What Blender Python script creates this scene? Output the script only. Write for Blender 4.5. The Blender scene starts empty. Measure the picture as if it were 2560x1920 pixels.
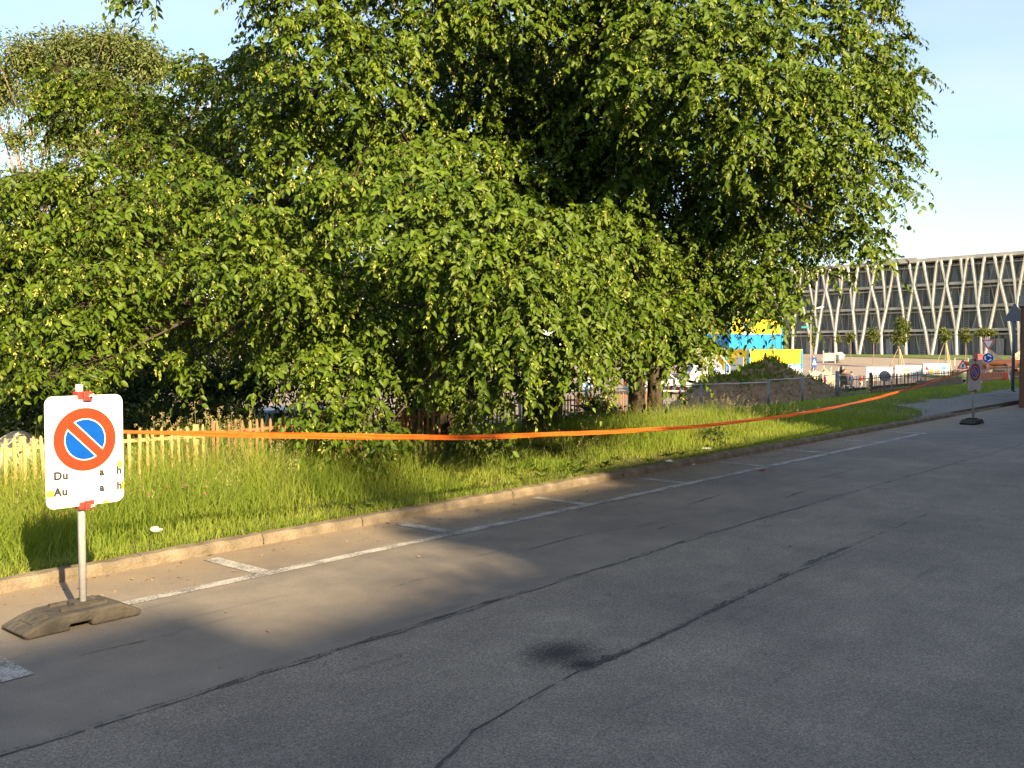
import bpy, math, random
import numpy as np
from mathutils import Vector, Matrix

random.seed(7)
RNG = np.random.default_rng(11)
R = math.radians
SC = bpy.context.scene
COL = SC.collection

# ------------------------------------------------------------------ camera, sky, sun, exposure
FPX, CX, CY, YH, CAMH = 2400.0, 1280.0, 960.0, 865.0, 1.55      # measured on the 2560 x 1920 photograph
PITCH = math.atan((CY - YH) / FPX)
cam = bpy.data.cameras.new('camera'); cam_ob = bpy.data.objects.new('camera', cam); COL.objects.link(cam_ob)
cam.sensor_width = 36.0; cam.lens = 36.0 * FPX / 2560.0; cam.clip_start = 0.05; cam.clip_end = 20000
cam_ob.location = (0, 0, CAMH); cam_ob.rotation_euler = (math.pi / 2 - PITCH, 0, 0)
SC.camera = cam_ob

SUN_BEAR, SUN_EL = R(149.0), R(26.0)
world = bpy.data.worlds.new('World'); SC.world = world; world.use_nodes = True
nt = world.node_tree; nt.nodes.clear()
wo = nt.nodes.new('ShaderNodeOutputWorld'); bg = nt.nodes.new('ShaderNodeBackground')
sky = nt.nodes.new('ShaderNodeTexSky'); sky.sky_type = 'NISHITA'; sky.sun_disc = False
sky.sun_elevation = SUN_EL; sky.sun_rotation = SUN_BEAR
sky.air_density = 1.0; sky.dust_density = 2.0; sky.ozone_density = 1.6; sky.altitude = 400
bg.inputs['Strength'].default_value = 0.092
# thin high cloud, the same all round the sky
tc = nt.nodes.new('ShaderNodeTexCoord'); mp = nt.nodes.new('ShaderNodeMapping'); mp.inputs['Scale'].default_value = (1.0, 1.6, 4.5)
mp.inputs['Rotation'].default_value = (0.1, 0.25, 0.6)
nz = nt.nodes.new('ShaderNodeTexNoise'); nz.inputs['Scale'].default_value = 1.6; nz.inputs['Detail'].default_value = 7; nz.inputs['Roughness'].default_value = 0.55
rp = nt.nodes.new('ShaderNodeValToRGB'); rp.color_ramp.elements[0].position = 0.42; rp.color_ramp.elements[1].position = 0.78
rp.color_ramp.elements[1].color = (0.6, 0.6, 0.6, 1)
mx = nt.nodes.new('ShaderNodeMixRGB'); mx.inputs['Color2'].default_value = (3.3, 3.35, 3.45, 1)
nt.links.new(tc.outputs['Generated'], mp.inputs['Vector']); nt.links.new(mp.outputs[0], nz.inputs['Vector'])
nt.links.new(nz.outputs['Fac'], rp.inputs[0]); nt.links.new(rp.outputs[0], mx.inputs['Fac'])
nt.links.new(sky.outputs[0], mx.inputs['Color1']); nt.links.new(mx.outputs[0], bg.inputs['Color']); nt.links.new(bg.outputs[0], wo.inputs[0])

sun = bpy.data.lights.new('sun', 'SUN'); sun_ob = bpy.data.objects.new('sun', sun); COL.objects.link(sun_ob)
sun.energy = 5.0; sun.angle = R(0.53); sun.color = (1.0, 0.77, 0.47)
SUNV = Vector((math.sin(SUN_BEAR) * math.cos(SUN_EL), math.cos(SUN_BEAR) * math.cos(SUN_EL), math.sin(SUN_EL)))
sun_ob.rotation_euler = SUNV.to_track_quat('Z', 'Y').to_euler(); sun_ob.location = (20, -20, 30)
vs = SC.view_settings
vs.view_transform = 'Standard'; vs.look = 'None'; vs.gamma = 1; vs.use_curve_mapping = False; vs.exposure = 1.75
SC.cycles.max_bounces = 6; SC.cycles.diffuse_bounces = 3; SC.cycles.glossy_bounces = 3
SC.cycles.transmission_bounces = 4; SC.cycles.transparent_max_bounces = 6

# ------------------------------------------------------------------ frames of reference
TH = R(40.5)                                     # the street runs 40.5 degrees to the right of the view
RV = (math.sin(TH), math.cos(TH)); NV = (-math.cos(TH), math.sin(TH))
STREET = R(90) - TH                              # z rotation that turns local x into the street's direction
def W(s, t, z=0.0): return Vector((s * RV[0] + t * NV[0], s * RV[1] + t * NV[1], z))
def ST(x, y): return (x * RV[0] + y * RV[1], x * NV[0] + y * NV[1])
def ray(px, py):
    a, b = (px - CX) / FPX, (CY - py) / FPX
    return Vector((a, math.cos(PITCH) + b * math.sin(PITCH), -math.sin(PITCH) + b * math.cos(PITCH)))
def at(px, py, D):
    d = ray(px, py); return Vector((0, 0, CAMH)) + d * (D / d.y)
def gnd(px, py, z=0.0):
    d = ray(px, py); return Vector((0, 0, CAMH)) + d * ((z - CAMH) / d.z)
DQ = 2560 / 2212.0
def atd(x, y, D): return at(x * DQ, y * DQ, D)    # the same with coordinates read off a 2212 px wide view

def sm(a, b, x):
    u = np.clip((np.asarray(x, float) - a) / (b - a), 0, 1); return u * u * (3 - 2 * u)
def gz(x, y):
    """height of the ground"""
    x = np.asarray(x, float); y = np.asarray(y, float)
    t = x * NV[0] + y * NV[1]
    z = np.where(t < 6.4, -0.03, 0.065 + 0.03 * sm(6.6, 8, t))
    z = z - 1.5 * sm(8.8, 19.5, t) + 1.42 * sm(80, 150, y)
    bump = 0.03 * np.sin(x * 1.7 + 0.6) * np.sin(y * 1.3 + 1.1) + 0.015 * np.sin(x * 4.1) * np.sin(y * 3.7 + 2)
    return z + bump * sm(6.5, 7.2, t) * (1 - sm(60, 80, y))
def gzf(x, y): return float(gz(x, y))
def on(p): return Vector((p.x, p.y, gzf(p.x, p.y)))
def ground_px(px, D):
    u = (px - CX) / FPX; return on(Vector((u * D, D, 0)))
def along(px, t):
    """point of the line at distance t from the camera across the street, seen at column px"""
    u = (px - CX) / FPX; D = t / (NV[1] + NV[0] * u); return on(Vector((u * D, D, 0)))

# ------------------------------------------------------------------ materials
MATS = {}
def M(name, c1, c2=None, scale=6.0, rough=0.75, metal=0.0, bump=0.0, bscale=None, spec=0.3, detail=5, lo=0.35, hi=0.65, aniso=None):
    if name in MATS: return MATS[name]
    m = bpy.data.materials.new(name); m.use_nodes = True; t = m.node_tree; b = t.nodes['Principled BSDF']
    b.inputs['Roughness'].default_value = rough; b.inputs['Metallic'].default_value = metal
    b.inputs['Specular IOR Level'].default_value = spec
    b.inputs['Base Color'].default_value = (*c1, 1)
    if c2 is not None or bump:
        co = t.nodes.new('ShaderNodeTexCoord'); src = co.outputs['Object']
        if aniso:
            mpn = t.nodes.new('ShaderNodeMapping'); mpn.inputs['Scale'].default_value = aniso
            t.links.new(src, mpn.inputs['Vector']); src = mpn.outputs[0]
        n = t.nodes.new('ShaderNodeTexNoise'); n.inputs['Scale'].default_value = scale; n.inputs['Detail'].default_value = detail
        t.links.new(src, n.inputs['Vector'])
        if c2 is not None:
            r = t.nodes.new('ShaderNodeValToRGB'); r.color_ramp.elements[0].position = lo; r.color_ramp.elements[1].position = hi
            r.color_ramp.elements[0].color = (*c1, 1); r.color_ramp.elements[1].color = (*c2, 1)
            t.links.new(n.outputs['Fac'], r.inputs[0]); t.links.new(r.outputs[0], b.inputs['Base Color'])
        if bump:
            n2 = n
            if bscale:
                n2 = t.nodes.new('ShaderNodeTexNoise'); n2.inputs['Scale'].default_value = bscale; n2.inputs['Detail'].default_value = 4
                t.links.new(src, n2.inputs['Vector'])
            bp = t.nodes.new('ShaderNodeBump'); bp.inputs['Strength'].default_value = bump; bp.inputs['Distance'].default_value = 0.02
            t.links.new(n2.outputs['Fac'], bp.inputs['Height']); t.links.new(bp.outputs[0], b.inputs['Normal'])
    MATS[name] = m; return m

def leafmat(name, ca, cb, trans, tcol, rough=0.5, spec=0.25):
    m = bpy.data.materials.new(name); m.use_nodes = True; t = m.node_tree; b = t.nodes['Principled BSDF']
    b.inputs['Roughness'].default_value = rough; b.inputs['Specular IOR Level'].default_value = spec
    a = t.nodes.new('ShaderNodeAttribute'); a.attribute_name = 'tint'
    r = t.nodes.new('ShaderNodeValToRGB'); r.color_ramp.elements[0].color = (*ca, 1); r.color_ramp.elements[1].color = (*cb, 1)
    t.links.new(a.outputs['Fac'], r.inputs[0]); t.links.new(r.outputs[0], b.inputs['Base Color'])
    tr = t.nodes.new('ShaderNodeBsdfTranslucent')
    mxc = t.nodes.new('ShaderNodeMixRGB'); mxc.blend_type = 'MULTIPLY'; mxc.inputs['Fac'].default_value = 1
    mxc.inputs['Color2'].default_value = (*tcol, 1); t.links.new(r.outputs[0], mxc.inputs['Color1']); t.links.new(mxc.outputs[0], tr.inputs['Color'])
    ms = t.nodes.new('ShaderNodeMixShader'); ms.inputs['Fac'].default_value = trans
    t.links.new(b.outputs[0], ms.inputs[1]); t.links.new(tr.outputs[0], ms.inputs[2])
    t.links.new(ms.outputs[0], t.nodes['Material Output'].inputs['Surface']); MATS[name] = m; return m

# ------------------------------------------------------------------ mesh helpers
class MB:
    def __init__(s): s.v = []; s.f = []
    def add(s, v, f):
        k = len(s.v); s.v += [tuple(p) for p in v]; s.f += [tuple(i + k for i in q) for q in f]; return s
    def box(s, c, d, m=None):
        x, y, z = d[0] / 2, d[1] / 2, d[2] / 2
        v = [Vector(p) for p in ((-x, -y, -z), (x, -y, -z), (x, y, -z), (-x, y, -z), (-x, -y, z), (x, -y, z), (x, y, z), (-x, y, z))]
        if m is not None: v = [m @ p for p in v]
        c = Vector(c)
        return s.add([p + c for p in v], [(0, 3, 2, 1), (4, 5, 6, 7), (0, 1, 5, 4), (1, 2, 6, 5), (2, 3, 7, 6), (3, 0, 4, 7)])
    def bar(s, a, b, w, d, side=(0, 1, 0)):
        """a beam of w x d from a to b; d is measured along `side`"""
        a, b = Vector(a), Vector(b); x = (b - a).normalized(); sd = Vector(side); sd = (sd - x * sd.dot(x)).normalized(); u = x.cross(sd)
        v = []
        for p in (a, b):
            for i, j in ((-1, -1), (1, -1), (1, 1), (-1, 1)): v.append(p + u * (i * w / 2) + sd * (j * d / 2))
        return s.add(v, [(0, 1, 2, 3), (7, 6, 5, 4), (0, 4, 5, 1), (1, 5, 6, 2), (2, 6, 7, 3), (3, 7, 4, 0)])
    def tube(s, pts, rad, n=8, cap=True):
        pts = [Vector(p) for p in pts]
        if not hasattr(rad, '__len__'): rad = [rad] * len(pts)
        v = []; f = []; u = None
        for i, p in enumerate(pts):
            d = (pts[min(i + 1, len(pts) - 1)] - pts[max(i - 1, 0)]).normalized()
            if u is None: u = d.orthogonal().normalized()
            else: u = (u - d * u.dot(d)); u = u.normalized() if u.length > 1e-6 else d.orthogonal().normalized()
            w = d.cross(u)
            for k in range(n):
                a = 2 * math.pi * k / n; v.append(p + (u * math.cos(a) + w * math.sin(a)) * rad[i])
        for i in range(len(pts) - 1):
            for k in range(n): f.append((i * n + k, i * n + (k + 1) % n, (i + 1) * n + (k + 1) % n, (i + 1) * n + k))
        if cap: f += [tuple(range(n))[::-1], tuple(range((len(pts) - 1) * n, len(pts) * n))]
        return s.add(v, f)
    def prism(s, poly, y0, y1, axes='xz'):
        """polygon in the xz (or xy, yz) plane extruded along the third axis from y0 to y1"""
        n = len(poly)
        g = {'xz': lambda p, h: (p[0], h, p[1]), 'xy': lambda p, h: (p[0], p[1], h), 'yz': lambda p, h: (h, p[0], p[1])}[axes]
        v = [g(p, y0) for p in poly] + [g(p, y1) for p in poly]
        f = [tuple(range(n)), tuple(range(2 * n - 1, n - 1, -1))] + [(i, i + n, (i + 1) % n + n, (i + 1) % n) for i in range(n)]
        return s.add(v, f)
    def lathe(s, prof, n=16, c=(0, 0, 0)):
        v = []; f = []; c = Vector(c)
        for r, z in prof:
            for k in range(n): a = 2 * math.pi * k / n; v.append(c + Vector((r * math.cos(a), r * math.sin(a), z)))
        for i in range(len(prof) - 1):
            for k in range(n): f.append((i * n + k, i * n + (k + 1) % n, (i + 1) * n + (k + 1) % n, (i + 1) * n + k))
        f += [tuple(range(n))[::-1], tuple(range((len(prof) - 1) * n, len(prof) * n))]
        return s.add(v, f)
    def mesh(s, name, mat, smooth=False):
        me = bpy.data.meshes.new(name); me.from_pydata(s.v, [], s.f); me.update()
        import bmesh
        bm = bmesh.new(); bm.from_mesh(me); bmesh.ops.recalc_face_normals(bm, faces=bm.faces); bm.to_mesh(me); bm.free()
        if mat: me.materials.append(mat)
        if smooth: me.polygons.foreach_set('use_smooth', [True] * len(me.polygons))
        return me
    def build(s, name, mat, parent=None, loc=(0, 0, 0), rz=0.0, smooth=False, bevel=0.0):
        o = bpy.data.objects.new(name, s.mesh(name, mat, smooth)); COL.objects.link(o)
        o.location = loc; o.rotation_euler = (0, 0, rz); o.parent = parent
        if bevel:
            b = o.modifiers.new('bevel', 'BEVEL'); b.width = bevel; b.segments = 2; b.limit_method = 'ANGLE'
        return o
def inst(name, me, parent=None, loc=(0, 0, 0), rot=(0, 0, 0), scale=(1, 1, 1)):
    o = bpy.data.objects.new(name, me); COL.objects.link(o); o.parent = parent
    o.location = loc; o.rotation_euler = rot; o.scale = scale; return o
def tag(o, label=None, cat=None, group=None, kind=None):
    if label: o['label'] = label
    if cat: o['category'] = cat
    if group: o['group'] = group
    if kind: o['kind'] = kind
    return o
def thing(name, label, cat, loc=(0, 0, 0), rz=0.0, group=None):
    o = bpy.data.objects.new(name, None); COL.objects.link(o); o.empty_display_size = 0.2
    o.location = loc; o.rotation_euler = (0, 0, rz); return tag(o, label, cat, group)
def struct(o): o['kind'] = 'structure'; return o
def fast(name, V, F, mat, tint=None, parent=None, smooth=False, loc=(0, 0, 0)):
    """mesh straight from arrays; F is (n, k) with the same k everywhere"""
    V = np.ascontiguousarray(V, np.float32).reshape(-1, 3); F = np.ascontiguousarray(F, np.int32)
    me = bpy.data.meshes.new(name); me.vertices.add(len(V)); me.vertices.foreach_set('co', V.ravel())
    me.loops.add(F.size); me.loops.foreach_set('vertex_index', F.ravel())
    me.polygons.add(len(F)); me.polygons.foreach_set('loop_start', np.arange(0, F.size, F.shape[1], dtype=np.int32))
    me.polygons.foreach_set('loop_total', np.full(len(F), F.shape[1], np.int32))
    if smooth: me.polygons.foreach_set('use_smooth', np.ones(len(F), bool))
    if tint is not None:
        a = me.attributes.new('tint', 'FLOAT', 'POINT'); a.data.foreach_set('value', np.ascontiguousarray(tint, np.float32))
    me.materials.append(mat); me.update(calc_edges=True)
    o = bpy.data.objects.new(name, me); COL.objects.link(o); o.parent = parent; o.location = loc; return o
def nrm(a): return a / np.maximum(np.linalg.norm(a, axis=-1, keepdims=True), 1e-9)
def leaf_arrays(P, A, N, L, Wd, fold=0.18, droop=0.25):
    """six-cornered leaves folded along the midrib: returns vertices (n*6, 3) and quads (n*2, 4)"""
    A = nrm(A); N = nrm(N - A * np.sum(N * A, -1, keepdims=True)); S = np.cross(A, N); L = L[:, None]; Wd = Wd[:, None]
    def pt(u, w, h): return P + A * (L * u) + S * (Wd * w) + N * (L * h)
    v = np.stack([pt(0, 0, 0), pt(.28, .46, fold * .5), pt(.66, .36, fold * .3 - droop * .35), pt(1, 0, -droop), pt(.66, -.36, fold * .3 - droop * .35), pt(.28, -.46, fold * .5)], 1)
    k = np.arange(len(P))[:, None] * 6
    f = np.concatenate([k + np.array([[0, 1, 2, 3]]), k + np.array([[0, 3, 4, 5]])])
    return v.reshape(-1, 3), f

# ------------------------------------------------------------------ shared materials
CONC = M('concrete', (.42, .40, .36), (.30, .28, .25), 3, .85, bump=.2, bscale=20)
WHITEP = M('white_paint', (.78, .78, .76), (.70, .70, .68), 8, .5)
STEEL = M('galvanised_steel', (.52, .52, .51), (.43, .43, .42), 25, .42, metal=.35)
DKSTEEL = M('dark_grey_steel', (.10, .11, .12), (.14, .15, .16), 10, .5, metal=.3)
BARK = M('bark', (.035, .027, .019), (.085, .064, .045), 11, .92, bump=1.0, bscale=22, aniso=(1, 1, .22), lo=.4, hi=.6)
TWIG = M('twig_bark', (.075, .055, .03), (.05, .037, .022), 10, .85)
RED = M('sign_red', (.32, .040, .010), (.28, .034, .010), 12, .5)
BLUE = M('sign_blue', (.0, .075, .36), (.0, .06, .31), 14, .45)
BLACK = M('black_print', (.03, .03, .035), None, rough=.6)
RUBBER = M('black_rubber', (.02, .02, .021), (.035, .034, .033), 9, .8)
GLASSD = M('dark_glass', (.02, .026, .028), None, rough=.06, spec=.7)

# ================================================================== THE SETTING
def grid_sheet(name, us, vs_, fn, mat, smooth=True):
    U, Vv = np.meshgrid(us, vs_, indexing='ij'); P = fn(U, Vv)
    nu, nv = len(us), len(vs_); i = np.arange(nu - 1)[:, None] * nv + np.arange(nv - 1)[None, :]
    F = np.stack([i, i + nv, i + nv + 1, i + 1], -1).reshape(-1, 4)
    return fast(name, np.stack(P, -1).reshape(-1, 3), F, mat, smooth=smooth)

# ground: earth and turf to the horizon; it lies lower where streets and squares are laid over it
EARTH = M('verge_earth', (.060, .062, .018), (.10, .072, .040), 2.2, .95, bump=.5, bscale=30, detail=8)
def lin(*seg):
    out = []
    for a, b, n in seg: out += list(np.linspace(a, b, n, endpoint=False))
    return np.array(out + [seg[-1][1]])
gs = lin((-6000, -400, 6), (-400, -30, 8), (-30, -6, 12), (-6, 30, 90), (30, 80, 50), (80, 250, 34), (250, 9000, 10))
gt = lin((-6000, -400, 6), (-400, -40, 8), (-40, 6.38, 14), (6.385, 6.40, 2), (6.401, 20, 56), (20, 60, 30), (60, 260, 30), (260, 9000, 10))
def gfn(s, t):
    x = s * RV[0] + t * NV[0]; y = s * RV[1] + t * NV[1]; z = gz(x, y)
    return x, y, z - 0.22 * sm(20.5, 24, t) * (1 - sm(400, 600, t))
ground = struct(grid_sheet('ground', gs, gt, gfn, EARTH))

# road
def stpx(px, py, ww=1.0):
    p = gnd(px, py); s, t = ST(p.x, p.y); return (s, t, ww)
def road_material():
    m = bpy.data.materials.new('asphalt'); m.use_nodes = True; t = m.node_tree; b = t.nodes['Principled BSDF']; L = t.links.new
    def nd(k): return t.nodes.new(k)
    def noise(scale, detail, src, rough=.6):
        n = nd('ShaderNodeTexNoise'); n.inputs['Scale'].default_value = scale; n.inputs['Detail'].default_value = detail; n.inputs['Roughness'].default_value = rough
        L(src, n.inputs['Vector']); return n.outputs['Fac']
    def ramp(f, p0, p1, c0, c1):
        r = nd('ShaderNodeValToRGB'); e = r.color_ramp.elements; e[0].position = p0; e[1].position = p1; e[0].color = (*c0, 1); e[1].color = (*c1, 1); L(f, r.inputs[0]); return r.outputs[0]
    def mixc(f, a, c, mode='MIX'):
        x = nd('ShaderNodeMixRGB'); x.blend_type = mode
        for sck, val in ((x.inputs['Fac'], f), (x.inputs['Color1'], a), (x.inputs['Color2'], c)):
            if isinstance(val, (int, float)): sck.default_value = val
            elif isinstance(val, tuple): sck.default_value = (*val, 1)
            else: L(val, sck)
        return x.outputs[0]
    def mth(op, a, c=None, clamp=False):
        x = nd('ShaderNodeMath'); x.operation = op; x.use_clamp = clamp
        for k, val in enumerate((a, c)):
            if val is None: continue
            if isinstance(val, (int, float)): x.inputs[k].default_value = val
            else: L(val, x.inputs[k])
        return x.outputs[0]
    co = nd('ShaderNodeTexCoord').outputs['Object']; sep = nd('ShaderNodeSeparateXYZ'); L(co, sep.inputs[0]); S, T = sep.outputs[0], sep.outputs[1]
    big = noise(.55, 4, co); mid = noise(3.2, 6, co); fine = noise(85, 3, co, .7); fine2 = noise(190, 2, co, .7)
    vor = nd('ShaderNodeTexVoronoi'); vor.inputs['Scale'].default_value = 140; L(co, vor.inputs['Vector'])
    stone = ramp(vor.outputs['Color'], .25, .95, (.70, .70, .70), (1.42, 1.40, 1.36))
    coarse = mixc(1.0, ramp(fine, .3, .75, (.138, .123, .103), (.310, .278, .232)), stone, 'MULTIPLY')
    smooth_ = ramp(fine2, .3, .75, (.155, .138, .115), (.245, .219, .183))
    spk = nd('ShaderNodeTexVoronoi'); spk.inputs['Scale'].default_value = 48; L(co, spk.inputs['Vector'])
    coarse = mixc(ramp(spk.outputs['Distance'], .10, .16, (1, 1, 1), (0, 0, 0)), coarse, mixc(.5, coarse, (.42, .41, .38)))
    # the older resurfaced strip on the kerb side is finer grained; the edge between them wavers
    wob = mth('MULTIPLY', mth('SUBTRACT', noise(.9, 5, co), .5), .25)
    side = ramp(mth('ADD', T, wob), 0, 1, (0, 0, 0), (1, 1, 1))
    mr = nd('ShaderNodeMapRange'); mr.inputs['From Min'].default_value = 3.78; mr.inputs['From Max'].default_value = 3.84; L(mth('ADD', T, wob), mr.inputs['Value'])
    c = mixc(mr.outputs[0], coarse, smooth_)
    c = mixc(1.0, c, ramp(big, .3, .72, (.74, .74, .76), (1.20, 1.18, 1.13)), 'MULTIPLY')
    c = mixc(.8, c, ramp(mid, .3, .7, (.82, .82, .82), (1.14, 1.14, 1.13)), 'MULTIPLY')
    # wheel paths worn a little smoother and darker, and a few old patches
    for (tc_, wd_) in ((.9, .35), (2.75, .35)):
        dd = mth('DIVIDE', mth('SUBTRACT', mth('ADD', T, wob), tc_), wd_); dd = mth('SUBTRACT', 1.0, mth('MULTIPLY', dd, dd), True)
        c = mixc(mth('MULTIPLY', dd, .28), c, mixc(1.0, c, (.72, .72, .74), 'MULTIPLY'))
    patch = ramp(noise(.33, 2, co), .60, .625, (0, 0, 0), (1, 1, 1)); c = mixc(mth('MULTIPLY', patch, .25), c, mixc(1.0, c, (.78, .77, .77), 'MULTIPLY'))
    # drifted sandy dust along the kerb
    md = nd('ShaderNodeMapRange'); md.inputs['From Min'].default_value = 5.35; md.inputs['From Max'].default_value = 6.35; L(mth('ADD', T, mth('MULTIPLY', mth('SUBTRACT', mid, .5), .9)), md.inputs['Value'])
    c = mixc(mth('MULTIPLY', md.outputs[0], .75), c, (.29, .215, .125))
    # scuffs lying along the street
    mpn = nd('ShaderNodeMapping'); mpn.inputs['Scale'].default_value = (.55, 6, 1); L(co, mpn.inputs['Vector'])
    scuff = ramp(noise(1.5, 5, mpn.outputs[0]), .60, .72, (0, 0, 0), (1, 1, 1)); c = mixc(mth('MULTIPLY', scuff, .35), c, (.035, .034, .034))
    # oil stain
    for (sx, sy, ra, k) in ((*stpx(1400, 1632)[:2], .19, .95), (*stpx(1455, 1660)[:2], .10, 1.0)):
        dx = mth('DIVIDE', mth('SUBTRACT', S, sx), ra * 1.35); dy = mth('DIVIDE', mth('SUBTRACT', T, sy), ra)
        d = mth('SQRT', mth('ADD', mth('MULTIPLY', dx, dx), mth('MULTIPLY', dy, dy)))
        d = mth('ADD', d, mth('MULTIPLY', mth('SUBTRACT', noise(60, 5, co, .85), .5), 3.6))
        ms = nd('ShaderNodeMapRange'); ms.inputs['From Min'].default_value = 1.1; ms.inputs['From Max'].default_value = .3; L(d, ms.inputs['Value'])
        c = mixc(mth('MULTIPLY', ms.outputs[0], k), c, (.022, .021, .022))
    L(c, b.inputs['Base Color']); b.inputs['Roughness'].default_value = .82; b.inputs['Specular IOR Level'].default_value = .35
    bp = nd('ShaderNodeBump'); bp.inputs['Strength'].default_value = .55; bp.inputs['Distance'].default_value = .012
    L(mth('ADD', fine, mth('MULTIPLY', vor.outputs['Distance'], .8)), bp.inputs['Height']); L(bp.outputs[0], b.inputs['Normal'])
    return m
road = MB(); road.add([(-40, -5.2, 0), (140, -5.2, 0), (140, 6.32, 0), (-40, 6.32, 0)], [(0, 1, 2, 3)])
road = struct(road.build('road', road_material(), rz=STREET))

def paint_material():
    m = bpy.data.materials.new('worn_road_paint'); m.use_nodes = True; t = m.node_tree; b = t.nodes['Principled BSDF']; L = t.links.new
    co = t.nodes.new('ShaderNodeTexCoord')
    n = t.nodes.new('ShaderNodeTexNoise'); n.inputs['Scale'].default_value = 70; n.inputs['Detail'].default_value = 4; n.inputs['Roughness'].default_value = .75
    n2 = t.nodes.new('ShaderNodeTexNoise'); n2.inputs['Scale'].default_value = 5; n2.inputs['Detail'].default_value = 4
    ad = t.nodes.new('ShaderNodeMath'); ad.operation = 'MULTIPLY_ADD'; ad.inputs[1].default_value = .55
    r = t.nodes.new('ShaderNodeValToRGB'); e = r.color_ramp.elements
    e[0].position = .66; e[0].color = (.11, .105, .095, 1); e[1].position = .86; e[1].color = (.40, .385, .345, 1)
    L(co.outputs['Object'], n.inputs['Vector']); L(co.outputs['Object'], n2.inputs['Vector'])
    L(n2.outputs['Fac'], ad.inputs[0]); L(n.outputs['Fac'], ad.inputs[2]); L(ad.outputs[0], r.inputs[0]); L(r.outputs[0], b.inputs['Base Color'])
    b.inputs['Roughness'].default_value = .8; return m
PAINT = paint_material()
def mark(name, s0, s1, t0, t1):
    m = MB(); n = max(2, int(max(s1 - s0, t1 - t0) / .25)); v = []; f = []
    alongs = (s1 - s0) > (t1 - t0)
    for i in range(n + 1):
        a = i / n; j0, j1 = random.uniform(-.005, .005), random.uniform(-.005, .005)
        if alongs: v += [(s0 + (s1 - s0) * a, t0 + j0, .004), (s0 + (s1 - s0) * a, t1 + j1, .004)]
        else: v += [(s0 + j0, t0 + (t1 - t0) * a, .004), (s1 + j1, t0 + (t1 - t0) * a, .004)]
        if i: f.append((2 * i - 2, 2 * i, 2 * i + 1, 2 * i - 1))
    m.add(v, f); return m.build(name, PAINT, road)
mark('parking_line', 2.62, 17.75, 5.43, 5.53)
for s0 in (3.85, 5.70, 7.58, 9.48, 11.50, 13.52, 15.55, 17.62): mark('bay_mark', s0 - .06, s0 + .06, 5.533, 6.17)
mark('zebra_stripe', -1.2, 1.94, 4.62, 5.10)

# tar seams and cracks, thin strips pressed into the surface
TAR = M('tar_seam', (.040, .039, .038), (.07, .067, .063), 12, .8)
def stain_material():
    m = bpy.data.materials.new('tar_stain'); m.use_nodes = True; t = m.node_tree; b = t.nodes['Principled BSDF']; L = t.links.new
    b.inputs['Base Color'].default_value = (.028, .027, .027, 1); b.inputs['Roughness'].default_value = .7
    co = t.nodes.new('ShaderNodeTexCoord'); n = t.nodes.new('ShaderNodeTexNoise'); n.inputs['Scale'].default_value = 75; n.inputs['Detail'].default_value = 5; n.inputs['Roughness'].default_value = .8
    n2 = t.nodes.new('ShaderNodeTexNoise'); n2.inputs['Scale'].default_value = 4; n2.inputs['Detail'].default_value = 3
    ad = t.nodes.new('ShaderNodeMath'); ad.operation = 'MULTIPLY_ADD'; ad.inputs[1].default_value = .6
    r = t.nodes.new('ShaderNodeValToRGB'); r.color_ramp.elements[0].position = .77; r.color_ramp.elements[1].position = .98
    tr = t.nodes.new('ShaderNodeBsdfTransparent'); ms = t.nodes.new('ShaderNodeMixShader')
    L(co.outputs['Object'], n.inputs['Vector']); L(co.outputs['Object'], n2.inputs['Vector']); L(n2.outputs['Fac'], ad.inputs[0]); L(n.outputs['Fac'], ad.inputs[2])
    L(ad.outputs[0], r.inputs[0]); L(r.outputs[0], ms.inputs['Fac']); L(tr.outputs[0], ms.inputs[1]); L(b.outputs[0], ms.inputs[2]); L(ms.outputs[0], t.nodes['Material Output'].inputs['Surface']); return m
STAIN = stain_material()
def seam(pts, w, jit=.007, step=.035, gap=.07, z=.003):
    out = []
    for (a, b) in zip(pts[:-1], pts[1:]):
        n = max(1, int((Vector(b[:2]) - Vector(a[:2])).length / step))
        for i in range(n):
            u = i / n; out.append((a[0] + (b[0] - a[0]) * u, a[1] + (b[1] - a[1]) * u, a[2] + (b[2] - a[2]) * u))
    out.append(pts[-1]); v = []; f = []; wob = 0
    for i, (s, t, ww) in enumerate(out):
        wob = wob * .85 + random.uniform(-jit, jit); h = max(.0015, w * ww * random.uniform(.35, 1.35))
        k = min(i, len(out) - 2); d = Vector((out[k + 1][0] - out[k][0], out[k + 1][1] - out[k][1])).normalized(); nn = Vector((-d.y, d.x))
        v += [(s + nn.x * (wob + h), t + nn.y * (wob + h * random.uniform(.6, 1.4)), z), (s + nn.x * (wob - h), t + nn.y * (wob - h), z)]
        if i and random.random() > gap: f.append((2 * i - 2, 2 * i, 2 * i + 1, 2 * i - 1))
    return MB().add(v, f)
seam([(-1, 3.76, 1), (1.5, 3.79, 1.1), (4, 3.82, .8), (7, 3.86, .8), (10, 3.84, .5), (15, 3.70, .5), (22, 3.6, .3)], .0058, .008).build('road_seam', TAR, road)
seam([(-1, 3.78, 1), (4, 3.84, 1), (7, 3.88, .9), (12, 3.8, .7), (22, 3.62, .5)], .017, .004, .05, 0, .002).build('road_stain', STAIN, road)
seam([stpx(1060, 1960), stpx(1090, 1920, 1.3), stpx(1181, 1828, 1.2), stpx(1262, 1779, .8), stpx(1429, 1690, .9), stpx(1497, 1661, 2.2), stpx(1633, 1602, 2), stpx(1768, 1534, 1.5), stpx(2000, 1426, .9), stpx(2096, 1390, .35), stpx(2200, 1345, .15)], .0060, .005).build('road_crack', TAR, road)
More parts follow.
